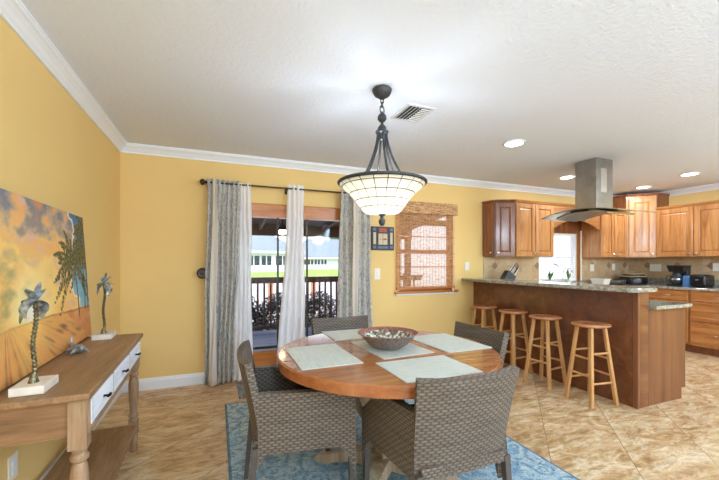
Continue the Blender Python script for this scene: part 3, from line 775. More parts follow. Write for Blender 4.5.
for i, (x, y, a, lab) in enumerate([(3.20, 2.235, -.14, 'round oak bar stool nearest the open end of the bar'), (3.19, 2.715, .12, 'second round oak bar stool from the open end of the bar'),
        (3.20, 3.16, .05, 'third round oak bar stool from the open end of the bar'), (3.20, 3.64, -.05, 'round oak bar stool nearest the yellow back wall')]):
    o = st0 if i == 0 else copy_tree(st0)
    o.location = (x, y, 0); o.rotation_euler = (0, 0, a); o['label'] = lab; o['group'] = 'oak stools along the bar'

# ------------------------------------------------------------------ peninsula
P = thing('kitchen_peninsula', 'dark stained wooden kitchen peninsula with raised bar back', 'kitchen island', (3.75, 3.0, 0))
obj('bar_wall', MB().box(3.40, 3.56, 1.96, YB-.004, 0, 1.022), M['bar'], P, bevel=.002)
obj('corner_post', MB().box(3.395, 3.43, 1.952, 1.99, 0, 1.022), M['bar_end'], P, bevel=.002)
obj('end_panel', MB().box(3.562, 4.06, 1.96, 1.985, 0, .10).box(3.562, 4.12, 1.96, 1.985, .10, .860), M['bar_end'], P, bevel=.002)
obj('cabinet_body', MB().box(3.562, 4.06, 1.985, 3.48, 0, .10).box(3.562, 4.10, 1.985, 3.48, .10, .860), M['cab'], P)
def chamfer(x0, x1, y0, y1, r, corners, n=6):
    pts = []
    for (cx, cy, a0, use) in ((x1-r, y0+r, -PI/2, 'se' in corners), (x1-r, y1-r, 0, 'ne' in corners), (x0+r, y1-r, PI/2, 'nw' in corners), (x0+r, y0+r, PI, 'sw' in corners)):
        if use: pts += [(cx+r*math.cos(a0+PI/2*i/n), cy+r*math.sin(a0+PI/2*i/n)) for i in range(n+1)]
        else: pts.append((cx + (r if a0 in (-PI/2, 0) else -r), cy + (r if a0 in (0, PI/2) else -r)))
    return pts
# raised top: gently bowed towards the stools
pts = [(3.63, 1.86), (3.63, YB-.003), (3.20, YB-.003)]
pts2 = []
for i in range(17):
    u = i/16; y = YB-.003 + (1.97-(YB-.003))*u
    pts2.append((3.19 - .03*math.sin(PI*u) + .0*u, y))
for i in range(1, 8):
    a = PI + PI/2*i/7; pts2.append((3.29+.10*math.cos(a), 1.97+.10*math.sin(a)))
poly = [(3.50, 1.87)] + [(3.50+.07*math.sin(PI/2*i/4), 1.94-.07*math.cos(PI/2*i/4)) for i in range(1, 5)] + [(3.57, YB-.003)] + pts2
o = obj('raised_countertop', MB().prism(poly, 1.024, 1.060), M['granite'], loc=(3.4, 3.0, 1.024), bevel=.006, seg=2)
tag(o, 'long grey granite raised bar top above the stools', 'countertop')
o = obj('lower_countertop', MB().prism(chamfer(3.564, 4.13, 1.90, 3.435, .03, ('se',)), .862, .895), M['granite'], loc=(3.85, 2.6, .885), bevel=.005)
tag(o, 'lower granite countertop behind the raised bar on the peninsula end', 'countertop')

# perimeter base cabinets and worktop
def raised_door(w, h, st=.058, th=.020):
    mb = MB()
    mb.box(0, st, -th, 0, 0, h).box(w-st, w, -th, 0, 0, h).box(st, w-st, -th, 0, 0, st).box(st, w-st, -th, 0, h-st, h)
    a, b, c, d_ = st, w-st, st, h-st; i = .026
    vs = [(a,-.007,c),(b,-.007,c),(b,-.007,d_),(a,-.007,d_),(a+.006,-.007,c+.006),(b-.006,-.007,c+.006),(b-.006,-.007,d_-.006),(a+.006,-.007,d_-.006),(a+i,-.016,c+i),(b-i,-.016,c+i),(b-i,-.016,d_-i),(a+i,-.016,d_-i)]
    fs = [(0,1,5,4),(1,2,6,5),(2,3,7,6),(3,0,4,7),(4,5,9,8),(5,6,10,9),(6,7,11,10),(7,4,8,11),(8,9,10,11)]
    mb.add(vs, fs); return mb
def knob_mb(): return MB().lathe([(.006,0),(.005,.010),(.013,.016),(.015,.022),(.011,.028),(.0,.030)], 14).xf(RX(PI/2))
def add_door(root, M4, x, z, w, h, knob=None, mat='cab', knobmat='nickel', st=.058):
    d = obj('door', raised_door(w, h, st).xf(M4 @ T(x, 0, z)), M[mat], root, bevel=.002)
    if knob:
        obj('knob', knob_mb().xf(M4 @ T(x+knob[0], -.020, z+knob[1])), M[knobmat], d, smooth=True)
    return d
def pull(M4, w=.10):
    return MB().tube([(-w/2, 0, 0), (-w/2, -.022, 0), (-w/4, -.030, -.004), (0, -.032, -.006), (w/4, -.030, -.004), (w/2, -.022, 0), (w/2, 0, 0)], .005, 8).xf(M4)
def add_drawer(root, M4, x, z, w, h, handle=True, mat='cab_x'):
    d = obj('drawer', MB().box(x, x+w, -.020, 0, z, z+h).xf(M4), M[mat], root, bevel=.004)
    if handle: obj('handle', pull(M4 @ T(x+w/2, -.020, z+h/2)), M['nickel'], d, smooth=True)
    return d
M['cab_y'] = wood('honey_alder_drawer', lin(140, 84, 42), lin(178, 118, 66), lin(200, 144, 90), 'Y', .32, knots=True, coat=.2)
FX = 6.23
def base_cab(label, y0, y1, kind):
    r = thing('base_cabinet', label, 'cabinet', (FX+.3, (y0+y1)/2, 0), group='lower cabinets on the right wall')
    obj('cabinet_body', MB().box(FX, XR-.004, y0+.001, y1-.001, .11, .883), M['cab'], r)
    obj('toe_kick', MB().box(FX+.06, XR-.004, y0+.001, y1-.001, 0, .11), M['bar_end'], r)
    M4 = T(FX, y1, 0) @ RZ(-PI/2); w = y1-y0
    if kind == 'drawers':
        for z, h in ((.735, .135), (.455, .265), (.145, .295)): add_drawer(r, M4, .015, z, w-.03, h, mat='cab_y')
    else:
        add_drawer(r, M4, .015, .735, w-.03, .135, mat='cab_y')
        add_door(r, M4, .015, .145, w/2-.02, .575, (w/2-.05, .52)); add_door(r, M4, w/2+.005, .145, w/2-.02, .575, (.03, .52))
    return r
base_cab('lower cabinet with one drawer above doors, beside the stacked drawers', 2.915, 3.44, 'doors')
base_cab('honey wood cabinet with three stacked drawers at the far right', 2.25, 2.913, 'drawers')
r = thing('base_cabinet', 'lower cabinets under the kitchen window behind the bar', 'cabinet', (5.3, 3.8, 0))
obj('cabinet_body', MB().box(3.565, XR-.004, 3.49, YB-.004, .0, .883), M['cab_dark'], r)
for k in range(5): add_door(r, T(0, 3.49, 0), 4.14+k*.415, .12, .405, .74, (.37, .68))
o = obj('worktop', MB().prism([(3.64, 3.437), (6.17, 3.437), (6.20, 3.40), (6.20, 2.24), (XR-.014, 2.24), (XR-.014, YB-.014), (3.64, YB-.014)], .885, .920), M['granite'], loc=(6.4, 3.6, .885), bevel=.004)
tag(o, 'granite worktop running along the kitchen walls under the upper cabinets', 'countertop')
o = obj('splash_strip', MB().box(3.64, 6.80, YB-.034, YB-.013, .921, .98).box(XR-.034, XR-.013, 2.24, YB-.036, .921, 1.02), M['granite'], loc=(6.4, 4.0, .921))
tag(o, 'low granite upstand along the back of the kitchen worktop', 'upstand')

# ------------------------------------------------------------------ upper cabinets
UZ0, UZ1, UY = 1.362, 2.115, 3.76
def molding(pts):
    mb = MB()
    for (a, b) in zip(pts[:-1], pts[1:]):
        d = V((b[0]-a[0], b[1]-a[1], 0)); L_ = d.length; an = math.atan2(d.y, d.x)
        prof = [(.0, 0), (.012, .004), (.028, .030), (.030, .038), (0, .038)]
        n = len(prof)
        vs = [(0, -q, z) for q, z in prof] + [(L_, -q, z) for q, z in prof]
        fs = [(i, n+i, n+(i+1) % n, (i+1) % n) for i in range(n)] + [tuple(range(n)), tuple(reversed(range(n, 2*n)))]
        mb.join(MB().add(vs, fs), T(a[0], a[1], a[2]) @ RZ(an))
    return mb
r = thing('wall_cabinet', 'darker angled end cabinet with two narrow doors on the yellow wall', 'cabinet', (3.7, 3.95, UZ0), group='upper kitchen cabinets')
e0, e1, e2 = (3.575, YB-.003), (3.60, 3.885), (3.843, UY)
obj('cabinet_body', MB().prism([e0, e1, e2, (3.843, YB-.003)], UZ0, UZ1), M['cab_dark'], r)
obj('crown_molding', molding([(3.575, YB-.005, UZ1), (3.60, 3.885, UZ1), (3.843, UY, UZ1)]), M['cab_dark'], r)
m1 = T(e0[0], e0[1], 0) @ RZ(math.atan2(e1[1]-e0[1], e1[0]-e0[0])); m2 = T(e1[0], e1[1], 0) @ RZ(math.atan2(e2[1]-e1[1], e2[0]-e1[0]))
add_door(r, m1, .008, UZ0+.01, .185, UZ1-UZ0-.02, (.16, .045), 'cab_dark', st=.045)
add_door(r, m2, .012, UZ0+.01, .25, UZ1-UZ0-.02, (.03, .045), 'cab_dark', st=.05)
def upper(label, x0, x1, nd=2, z1=UZ1):
    r = thing('wall_cabinet', label, 'cabinet', ((x0+x1)/2, 3.95, UZ0), group='upper kitchen cabinets')
    obj('cabinet_body', MB().box(x0+.001, x1-.001, UY, YB-.003, UZ0, z1), M['cab'], r)
    obj('crown_molding', molding([(x0, UY, z1), (x1, UY, z1)]), M['cab_x'], r)
    w = (x1-x0)/nd
    for k in range(nd):
        add_door(r, T(x0, UY, 0), k*w+.006, UZ0+.008, w-.012, z1-UZ0-.02, ((w-.045) if k % 2 == 0 else .03, .04))
    return r
upper('honey wood double door upper cabinet left of the kitchen window', 3.846, 4.576)
upper('honey wood double door upper cabinet right of the kitchen window', 5.60, 6.236)
# arched valance over the window
vs = []; N = 20
arch = [(4.579, 1.785), (4.60, 1.79)]
for i in range(N+1):
    u = i/N; arch.append((4.64 + (5.54-4.64)*u, 1.80 + .125*math.sin(PI*u)**.8))
arch += [(5.58, 1.79), (5.597, 1.785)]
mb = MB()
n = len(arch)
for y in (UY, UY+.02):
    mb.v += [V((x, y, z)) for x, z in arch] + [V((x, y, UZ1)) for x, z in arch]
for i in range(n-1):
    for f in ((i, i+1, n+i+1, n+i), (2*n+i, 3*n+i, 3*n+i+1, 2*n+i+1), (i, 2*n+i, 2*n+i+1, i+1)):
        mb.f.append(list(f)); mb.uv.append(None); mb.m.append(0)
for f in ((n, n+n-1, 3*n+n-1, 3*n), (0, n, 3*n, 2*n), (n-1, 3*n-1, 4*n-1, 2*n-1)): mb.f.append(list(f)); mb.uv.append(None); mb.m.append(0)
vr = thing('arched_valance', 'arched wooden valance bridging the cabinets above the kitchen window', 'valance', (5.09, UY, 1.79))
obj('arch_board', mb, M['cab_x'], vr)
obj('crown_molding', molding([(4.579, UY, UZ1), (5.597, UY, UZ1)]), M['cab_x'], vr)
obj('soffit_board', MB().box(4.579, 5.597, UY+.02, YB-.003, 1.99, 2.01), M['cab_dark'], vr)
# diagonal corner cabinet, taller
r = thing('corner_cabinet', 'tall diagonal corner upper cabinet reaching nearly to the ceiling', 'cabinet', (6.6, 3.85, UZ0), group='upper kitchen cabinets')
A_, B_ = (6.238, UY), (6.52, 3.478)
ZT = 2.355
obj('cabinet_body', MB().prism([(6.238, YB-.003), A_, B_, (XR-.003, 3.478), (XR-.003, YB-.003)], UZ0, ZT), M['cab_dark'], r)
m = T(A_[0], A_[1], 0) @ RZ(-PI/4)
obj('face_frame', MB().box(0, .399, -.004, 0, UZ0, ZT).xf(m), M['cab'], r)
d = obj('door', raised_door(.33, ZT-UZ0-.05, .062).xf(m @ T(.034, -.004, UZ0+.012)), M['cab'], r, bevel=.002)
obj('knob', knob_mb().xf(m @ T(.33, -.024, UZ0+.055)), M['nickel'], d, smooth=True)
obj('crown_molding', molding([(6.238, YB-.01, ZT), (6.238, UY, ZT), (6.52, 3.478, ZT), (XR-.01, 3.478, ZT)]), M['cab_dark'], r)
# right wall pair
def upper_r(label, y0, y1, nd, koff):
    r = thing('wall_cabinet', label, 'cabinet', (6.7, (y0+y1)/2, UZ0), group='upper kitchen cabinets')
    obj('cabinet_body', MB().box(6.52, XR-.003, y0+.001, y1-.001, UZ0, UZ1), M['cab'], r)
    obj('crown_molding', molding([(6.52, y1, UZ1), (6.52, y0, UZ1)]), M['cab_y'], r)
    m = T(6.52, y1, 0) @ RZ(-PI/2); w = (y1-y0)/nd
    for k in range(nd): add_door(r, m, k*w+.008, UZ0+.008, w-.016, UZ1-UZ0-.02, ((w-.05) if k % 2 == 0 else .034, .045), st=.066)
upper_r('honey wood double door upper cabinet on the right kitchen wall', 2.52, 3.475, 2, 0)

# ------------------------------------------------------------------ range hood
HX, HY = 4.02, 2.775
r = thing('range_hood', 'stainless steel island range hood with curved glass canopy', 'range hood', (HX, HY, H))
obj('chimney', MB().box(3.885, 4.155, 2.645, 2.90, 1.872, H-.001), M['steel'], r, bevel=.003)
obj('chimney_grille', MB().box(3.95, 4.05, 2.643, 2.645, 2.06, 2.33), M['nickel'], r)
def can(u, v):
    s_ = v*2-1
    x = 3.72 + .63*u; y = HY + .455*s_
    e = (u*2-1)
    return (x, y, 1.880 - .062*s_*s_)
obj('glass_canopy', MB().surf(can, 10, 20, .010, 1, 1, sign=1), M['steel'], r, smooth=True)
def bod(u, v):
    s_ = v*2-1
    return (3.80+.46*u, HY+.30*s_, 1.868 - .05*s_*s_)
obj('hood_body', MB().surf(bod, 8, 14, .022, 1, 1, sign=1), M['steel'], r, smooth=True)
obj('control_strip', MB().box(3.782, 3.79, HY-.10, HY+.10, 1.848, 1.866), M['black'], r)

# ------------------------------------------------------------------ worktop items
W0 = .921
m = T(3.74, 3.86, W0) @ RZ(-.35) @ Matrix.Scale(1.25, 4)
r = thing('knife_block', 'black knife block with steel handled knives, left of the kitchen window', 'knife block', (3.74, 3.86, W0), local=False)
bl = MB().add([(-.09,-.055,0),(.05,-.055,0),(.12,-.055,.13),(.035,-.055,.20),(-.09,.055,0),(.05,.055,0),(.12,.055,.13),(.035,.055,.20)],
              [(0,1,2,3),(7,6,5,4),(0,4,5,1),(1,5,6,2),(2,6,7,3),(3,7,4,0)]).xf(m)
obj('block', bl, M['black'], r, bevel=.004)
for k in range(5):
    s0 = V((.045+.016*k, -.04+.02*(k % 3), .19-.012*k)); dr = V((.55, 0, .83)).normalized()
    obj('knife', MB().tube([s0, s0+dr*.03, s0+dr*.09], [.007, .009, .008], 8).xf(m), M['nickel'] if k % 2 == 0 else M['black'], r, smooth=True)
r = thing('white_container', 'white plastic dish tub on the worktop right of the kitchen window', 'container', (5.725, 3.83, W0))
tub = MB().add([(5.66,3.75,W0),(5.79,3.75,W0),(5.79,3.92,W0),(5.66,3.92,W0),(5.645,3.73,1.015),(5.805,3.73,1.015),(5.805,3.94,1.015),(5.645,3.94,1.015)],
               [(3,2,1,0),(0,1,5,4),(1,2,6,5),(2,3,7,6),(3,0,4,7)])
obj('tub', tub, M['plate'], r, solid=.006)
obj('rim', MB().box(5.635, 5.815, 3.722, 3.73, 1.007, 1.017).box(5.635, 5.815, 3.94, 3.948, 1.007, 1.017).box(5.635, 5.643, 3.73, 3.94, 1.007, 1.017).box(5.807, 5.815, 3.73, 3.94, 1.007, 1.017), M['plate'], r)
r = thing('dish_rack', 'dark wire dish rack on the worktop beside the white tub', 'dish rack', (6.0, 3.83, W0))
dr_ = MB()
for k in range(9): x = 5.86+k*.036; dr_.tube([(x, 3.72, W0+.01), (x, 3.72, 1.0), (x, 3.80, .955), (x, 3.94, 1.0)], .004, 5)
obj('wires', dr_, M['steel'], r)
obj('tray', MB().box(5.845, 6.165, 3.70, 3.96, W0, W0+.012), M['black'], r)
obj('rail', MB().tube([(5.85, 3.72, 1.0), (6.16, 3.72, 1.0)], .005, 6).tube([(5.85, 3.94, 1.0), (6.16, 3.94, 1.0)], .005, 6), M['black'], r)
# faucet at window
r = thing('kitchen_faucet', 'tall arched kitchen faucet below the window', 'faucet', (5.05, 3.97, W0))
fa = [(5.05, 3.97, W0), (5.05, 3.97, 1.12)] + [(5.05, 3.97-.07+.07*math.cos(a), 1.12+.07*math.sin(a)) for a in [PI*i/8 for i in range(1, 9)]] + [(5.05, 3.83, 1.07)]
obj('spout', MB().tube(fa, .010, 10), M['nickel'], r, smooth=True)
obj('base', MB().lathe([(.028,0),(.026,.012),(.014,.03),(.012,.05)], 16, (5.05, 3.97, W0)), M['nickel'], r, smooth=True)
obj('lever', MB().tube([(5.075, 3.97, W0+.04), (5.13, 3.97, W0+.075)], .006, 8), M['nickel'], r, smooth=True)
# window sill pots
for k, (x, lab) in enumerate(((4.80, 'small orchid in a white pot on the kitchen window sill'), (5.2, 'small leafy plant in a cream pot beside the casing of the kitchen window'))):
    pp = thing('potted_plant', lab, 'plant', (x, 4.0, W0))
    obj('pot', MB().lathe([(.0,0),(.035,0),(.048,.085),(.052,.09),(.046,.09),(.040,.075),(.0,.07)], 18, (x, 4.0, W0)), M['plate'], pp, smooth=True)
    lf = MB()
    for i in range(14):
        a = random.random()*6.28; ln = .10+random.random()*.10; e = .5+random.random()*.9
        base = V((x, 4.0, W0+.075)); tip = base + V((math.cos(a)*math.cos(e)*ln, math.sin(a)*math.cos(e)*ln*.5, math.sin(e)*ln+.03))
        sd = V((-math.sin(a), math.cos(a), 0))*.012
        mid = base.lerp(tip, .55) + V((0,0,.02)); lf.add([base, mid-sd, tip, mid+sd], [(0,1,2,3)])
    obj('foliage', lf, M['leaf2'], pp, solid=.002)
    if k == 0:
        fl = MB()
        obj('stem', MB().tube([(x, 4.0, W0+.07), (x+.02, 4.0, 1.15), (x+.08, 3.99, 1.27), (x+.16, 3.98, 1.25)], .003, 6), M['leaf2'], pp)
        for i in range(6):
            c0 = V((x+.05+.022*i, 3.975, 1.255-.006*i*i*.3))
            for j in range(5):
                a = j*2*PI/5; dv = V((math.cos(a), 0, math.sin(a)))*.022; sd = V((-math.sin(a), 0, math.cos(a)))*.010
                fl.add([c0, c0+dv*.6-sd, c0+dv, c0+dv*.6+sd], [(0,1,2,3)])
        obj('blossom', fl, M['flower'], pp, solid=.002)
# black multi cooker with tan trays in corner
cx, cy = 6.42, 3.76
r = thing('black_cooker', 'round black countertop cooker with two tan lids in the worktop corner', 'cooker', (cx, cy, W0))
obj('pot_body', MB().lathe([(.0,0),(.17,0),(.19,.02),(.195,.09),(.185,.115),(.17,.12),(.0,.12)], 32, (cx, cy, W0)), M['black'], r, smooth=True)
obj('lower_lid', MB().lathe([(.0,0),(.165,0),(.18,.006),(.165,.014),(.0,.02)], 32, (cx, cy, W0+.121)), M['tan'], r, smooth=True)
obj('dark_grille', MB().lathe([(.0,0),(.15,0),(.15,.02),(.0,.02)], 32, (cx, cy, W0+.142)), M['black'], r, smooth=True)
obj('upper_lid', MB().lathe([(.0,0),(.14,0),(.15,.006),(.14,.012),(.0,.018)], 32, (cx, cy, W0+.163)), M['tan'], r, smooth=True)
obj('handle', MB().box(cx-.235, cx-.19, cy-.03, cy+.03, W0+.06, W0+.085), M['black'], r, bevel=.005)
# coffee maker
def M_r(y, x=6.5): return T(x, y, W0) @ RZ(-PI/2)
m = T(6.50, 3.17, W0) @ RZ(-PI/2)
r = thing('coffee_maker', 'black drip coffee maker with round glass carafe by the toaster', 'coffee maker', (6.50, 3.17, W0))
obj('base', MB().box(-.10, .10, -.12, .11, 0, .035).xf(m), M['black'], r, bevel=.006)
obj('water_tank', MB().box(-.095, .095, .02, .11, .035, .30).xf(m), M['black'], r, bevel=.006)
obj('brew_head', MB().add([(-.085,-.09,.215),(.085,-.09,.215),(.085,.03,.215),(-.085,.03,.215),(-.11,-.12,.315),(.11,-.12,.315),(.11,.11,.315),(-.11,.11,.315)],
    [(3,2,1,0),(4,5,6,7),(0,1,5,4),(1,2,6,5),(2,3,7,6),(3,0,4,7)]).xf(m), M['black'], r, bevel=.004)
obj('carafe', MB().lathe([(.0,.037),(.06,.037),(.078,.06),(.082,.10),(.072,.14),(.052,.17),(.05,.19),(.0,.19)], 24).xf(m @ T(0, -.055, 0)), M['winglass'], r, smooth=True)
obj('carafe_band', MB().lathe([(.0835,.10),(.0845,.10),(.0845,.118),(.0835,.118)], 24).xf(m @ T(0, -.055, 0)), M['nickel'], r, smooth=True)
obj('carafe_handle', MB().tube([(-.07,-.07,.15),(-.115,-.085,.15),(-.12,-.085,.08),(-.08,-.07,.07)], .008, 8).xf(m), M['black'], r, smooth=True)
# toaster
m = T(6.52, 2.90, W0) @ RZ(-PI/2)
r = thing('toaster', 'black two slot toaster on the worktop right of the coffee maker', 'toaster', (6.52, 2.90, W0))
obj('toaster_body', MB().box(-.09, .09, -.13, .13, .012, .185).xf(m), M['black'], r, bevel=.03, seg=3, smooth=True)
obj('slot', MB().box(-.045, -.02, -.09, .09, .184, .187).box(.02, .045, -.09, .09, .184, .187).xf(m), M['steel'], r)
obj('lever', MB().box(-.015, .015, -.15, -.13, .10, .12).xf(m), M['steel'], r)
obj('foot', MB().box(-.08, .08, -.11, .11, 0, .012).xf(m), M['black'], r)
m = T(6.40, 3.03, W0) @ RZ(-PI/2)
r = thing('blue_coffee_bag', 'blue packet standing between coffee maker and toaster', 'packet', (6.40, 3.03, W0))
obj('packet', MB().add([(-.035,-.03,0),(.035,-.03,0),(.035,.03,0),(-.035,.03,0),(-.036,-.022,.13),(.036,-.022,.13),(.036,.022,.13),(-.036,.022,.13),(-.034,-.003,.165),(.034,-.003,.165),(.034,.003,.165),(-.034,.003,.165)],
    [(3,2,1,0),(0,1,5,4),(1,2,6,5),(2,3,7,6),(3,0,4,7),(4,5,9,8),(5,6,10,9),(6,7,11,10),(7,4,8,11),(8,9,10,11)]).xf(m), M['glass_blue'], r)
obj('fold_clip', MB().box(-.036, .036, -.006, .006, .150, .158).xf(m), M['plate'], r)

# ------------------------------------------------------------------ console table (long axis Y, turned a touch off the wall)
CA = math.radians(1.5)
CMX, CMY = -.655, 2.236
r = thing('console_table', 'weathered oak console table with three white louvred drawers', 'console table', (CMX, CMY, 0), CA, local=True)
CW, CL, CT = .385, 1.25, .785   # depth, length, top height
hx, hy = CW/2, CL/2
obj('tabletop', MB().box(-hx, hx, -hy, hy, CT-.026, CT), M['console'], r, bevel=.005, seg=2)
ix, iy = hx-.035, hy-.045
AZ0, AZ1 = .612, CT-.027
obj('end_apron', MB().box(-ix+.03, ix-.03, -iy+.006, -iy+.026, AZ0, AZ1), M['console_x'], r)
obj('end_apron', MB().box(-ix+.03, ix-.03, iy-.026, iy-.006, AZ0, AZ1), M['console_x'], r)
obj('back_apron', MB().box(-ix, -ix+.02, -iy+.03, iy-.03, AZ0, AZ1), M['console'], r)
fr_ = MB().box(ix+.008, ix+.024, -iy+.0, iy, AZ0, AZ0+.028).box(ix+.008, ix+.024, -iy, iy, AZ1-.016, AZ1)
dw = (2*iy-.03)/3
for k in range(4): y = -iy + k*(2*iy-.02)/3; fr_.box(ix+.008, ix+.024, y, y+.02, AZ0+.028, AZ1-.016)
obj('front_rail', fr_, M['console_v'], r, bevel=.002)
for k in range(3):
    y0 = -iy + k*(2*iy-.02)/3 + .024; y1 = y0 + (2*iy-.02)/3 - .028
    z0, z1 = AZ0+.031, AZ1-.019
    mb = MB().box(ix+.006, ix+.020, y0, y1, z0, z1)
    mb.box(ix+.02, ix+.027, y0, y0+.02, z0, z1).box(ix+.02, ix+.027, y1-.02, y1, z0, z1)
    nsl = 9
    for j in range(nsl):
        zz = z0+.004+(z1-z0-.008)*j/nsl; hh = (z1-z0-.008)/nsl
        mb.add([(ix+.020,y0+.02,zz),(ix+.0275,y0+.02,zz),(ix+.0205,y0+.02,zz+hh*.95),(ix+.020,y1-.02,zz),(ix+.0275,y1-.02,zz),(ix+.0205,y1-.02,zz+hh*.95)],
               [(0,1,2),(5,4,3),(0,3,4,1),(1,4,5,2),(2,5,3,0)])
    dd = obj('drawer', mb, M['white_wash'], r); dd['label'] = 'white louvred drawer front'
    yc = (y0+y1)/2; zc = (z0+z1)/2+.002
    obj('knob', MB().tube([(ix+.024, yc, zc), (ix+.044, yc, zc)], .005, 8).tube([(ix+.046, yc-.022, zc), (ix+.050, yc-.010, zc+.003), (ix+.050, yc+.010, zc+.003), (ix+.046, yc+.022, zc)], [.004,.007,.007,.004], 8), M['knob_dark'], dd, smooth=True)
legp = [(.018,0),(.022,.01),(.024,.05),(.020,.065),(.028,.085),(.028,.10),(.021,.112),(.030,.125)]
for sx in (-1, 1):
    for sy in (-1, 1):
        cx, cy = sx*(ix-.012), sy*(iy-.022)
        prof = [(.016,0),(.021,.008),(.023,.06),(.027,.10),(.021,.118),(.031,.128),(.031,.138)]
        lg = MB().lathe(prof, 18, (cx, cy, 0))
        lg.box(cx-.026, cx+.026, cy-.026, cy+.026, .135, .205)
        lg.lathe([(.030,.205),(.032,.213),(.022,.226),(.030,.236),(.026,.252),(.020,.268),(.026,.33),(.030,.40),(.031,.45),(.026,.49),(.020,.505),(.030,.515),(.031,.528),(.022,.540),(.028,.555),(.030,.562)], 18, (cx, cy, 0))
        lg.box(cx-.030, cx+.030, cy-.030, cy+.030, .562, AZ1)
        obj('leg', lg, M['console_v'], r, smooth=True)
obj('shelf', MB().box(-ix-.002, ix+.008, -iy+.02, iy-.02, .155, .182), M['console'], r, bevel=.003)

# local frame of the console, for what stands on it
CM = T(CMX, CMY, 0) @ RZ(CA)
# ------------------------------------------------------------------ beach canvas
import numpy as np
CWD, CHT = 1.20, .785
NU, NV = 260, 170
def fbm(x, y, o=5, s=0.0):
    a = 0; amp = .5; f = 1
    for _ in range(o):
        a += amp*noise.noise(V((x*f, y*f, s+f))); amp *= .5; f *= 2.03
    return a
def paint(u, v):
    def L(*c): return np.array(lin(*c)[:3])
    def mx(a, b, t_): t_ = max(0, min(1, t_)); return a*(1-t_)+b*t_
    asp = 1.5
    hz = .27 + .012*math.sin(u*5)
    n = 1.5*fbm(u*4*asp, v*6.5, 6, 1.3); n2 = 1.5*fbm(u*10+3, v*13, 5, 7.7)
    gl = math.exp(-(((u-.29)*1.5)**2 + (v-.34)**2)/.045)
    gl2 = math.exp(-(((u-.29)*1.5)**2 + (v-.34)**2)/.006)
    if v > hz:
        t_ = (v-hz)/(1-hz)
        c = mx(L(246, 190, 96), L(232, 168, 108), t_*1.3 + n*.8)
        c = mx(c, L(252, 212, 118), (n*2.0+.45)*(1-.6*abs(t_-.5)))
        c = mx(c, L(226, 178, 150), (n2*2.6-.15)*(.4+t_))
        c = mx(c, L(112, 124, 138), max(0, (t_-.66)*2.6 + n*2.6 - .05) if t_ > .62 else 0)
        c = mx(c, L(206, 140, 96), max(0, (n*2.2-.28))*(t_))
        edge_u = .76 + .05*math.sin(v*9) + .10*n + .05*(1-t_)
        if u > edge_u - .02:
            b = (u-edge_u+.02)/.05
            c = mx(c, mx(L(120, 186, 206), L(52, 120, 160), t_*1.2+n2*.6), b if t_ > .05 else b*.5)
            if abs(u-edge_u) < .012: c = mx(c, L(250, 236, 214), .8)
        c = mx(c, L(255, 240, 170), gl*.95); c = mx(c, L(255, 252, 236), gl2)
        gp = math.exp(-(((u-.12)*6)**2 + ((v-.48)*4.5)**2))
        c = mx(c, L(120, 132, 60), gp*(.25+n2*1.2))
    else:
        t_ = (hz-v)/hz
        ang = math.atan2(hz+.06-v, u-.10)
        st = noise.noise(V((ang*11, u*4.2, 3.3)))+.5*n; st2 = noise.noise(V((ang*24, u*9, 9.3)))+.4*n2
        c = mx(L(232, 164, 88), L(200, 130, 74), t_*.6+st*.7)
        c = mx(c, L(120, 74, 44), max(0, st2*1.5+st*.7-.15))
        c = mx(c, L(250, 206, 110), gl*.9+max(0, st*1.2)*(1-u)*.8)
        if u > .62+.35*t_: c = mx(c, L(204, 128, 76), .6+n2)
        if abs(v-hz) < .012: c = mx(c, L(120, 84, 60), .6*min(1, u*1.4))
    return c
def frond(cx, cy, a, ln, droop):
    pts = []
    for i in range(15):
        s_ = i/14; pts.append((cx+math.cos(a)*ln*s_/1.5, cy+math.sin(a)*ln*s_-droop*s_*s_))
    return pts
palms = []
rp = random.Random(5)
for (pcx, pcy, rad, nfr) in ((.79, .62, .40, 19), (.93, .68, .32, 15), (.985, .90, .26, 12)):
    for k in range(nfr):
        a = -.5 + (PI+1.0)*k/(nfr-1) + rp.uniform(-.12, .12)
        palms.append((frond(pcx, pcy, a, rad*rp.uniform(.8, 1.15), rad*.62*rp.uniform(.6, 1.1)), rad))
segs = []
for pts, rad in palms:
    for i in range(14): segs.append((pts[i], pts[i+1], i/14))
trunks = [((.80, .60), (.825, .19), .011), ((.93, .66), (.925, .24), .010), ((.985, .88), (.975, .24), .009)]
img = {}
vs = []; fs = []; cols = []
for i in range(NU+1):
    for j in range(NV+1):
        u, v = i/NU, j/NV
        c = paint(u, v)
        for (a, b, w_) in trunks:
            tt = (v-b[1])/(a[1]-b[1])
            if 0 <= tt <= 1:
                xx = b[0]+(a[0]-b[0])*tt + .012*math.sin(tt*3)
                if abs(u-xx) < w_*.8: c = np.array(lin(104, 70, 46)[:3])
        if u > .5 and v > .25:
            best = 1e9
            for (p0, p1, s_) in segs:
                if abs(p0[0]-u) > .07 or abs(p0[1]-v) > .10: continue
                dx, dy = (u-p0[0])*1.5, (v-p0[1])
                # leaflets hang below the rib
                wd = .008 + .065*math.sin(PI*min(1, s_+.08))
                if -wd < dy < .007 and abs(dx) < .014:
                    lf_ = noise.noise(V((u*1.5*90, v*14, 2.2)))
                    if lf_ > -.22 or dy > -.016: best = min(best, abs(dy)/wd)
            if best < 1e8:
                c0 = np.array(lin(48, 54, 30)[:3]); c1 = np.array(lin(128, 116, 58)[:3])
                k_ = max(0, min(1, .35+noise.noise(V((u*60, v*60, 5)))*1.2)); c = c0*(1-k_)+c1*k_
        cols.append((float(max(0, c[0])), float(max(0, c[1])), float(max(0, c[2])), 1))
        vs.append((0, u*CWD, v*CHT))
for i in range(NU):
    for j in range(NV):
        a = i*(NV+1)+j; fs.append((a, a+NV+1, a+NV+2, a+1))
lean = math.atan2(.05, CHT)
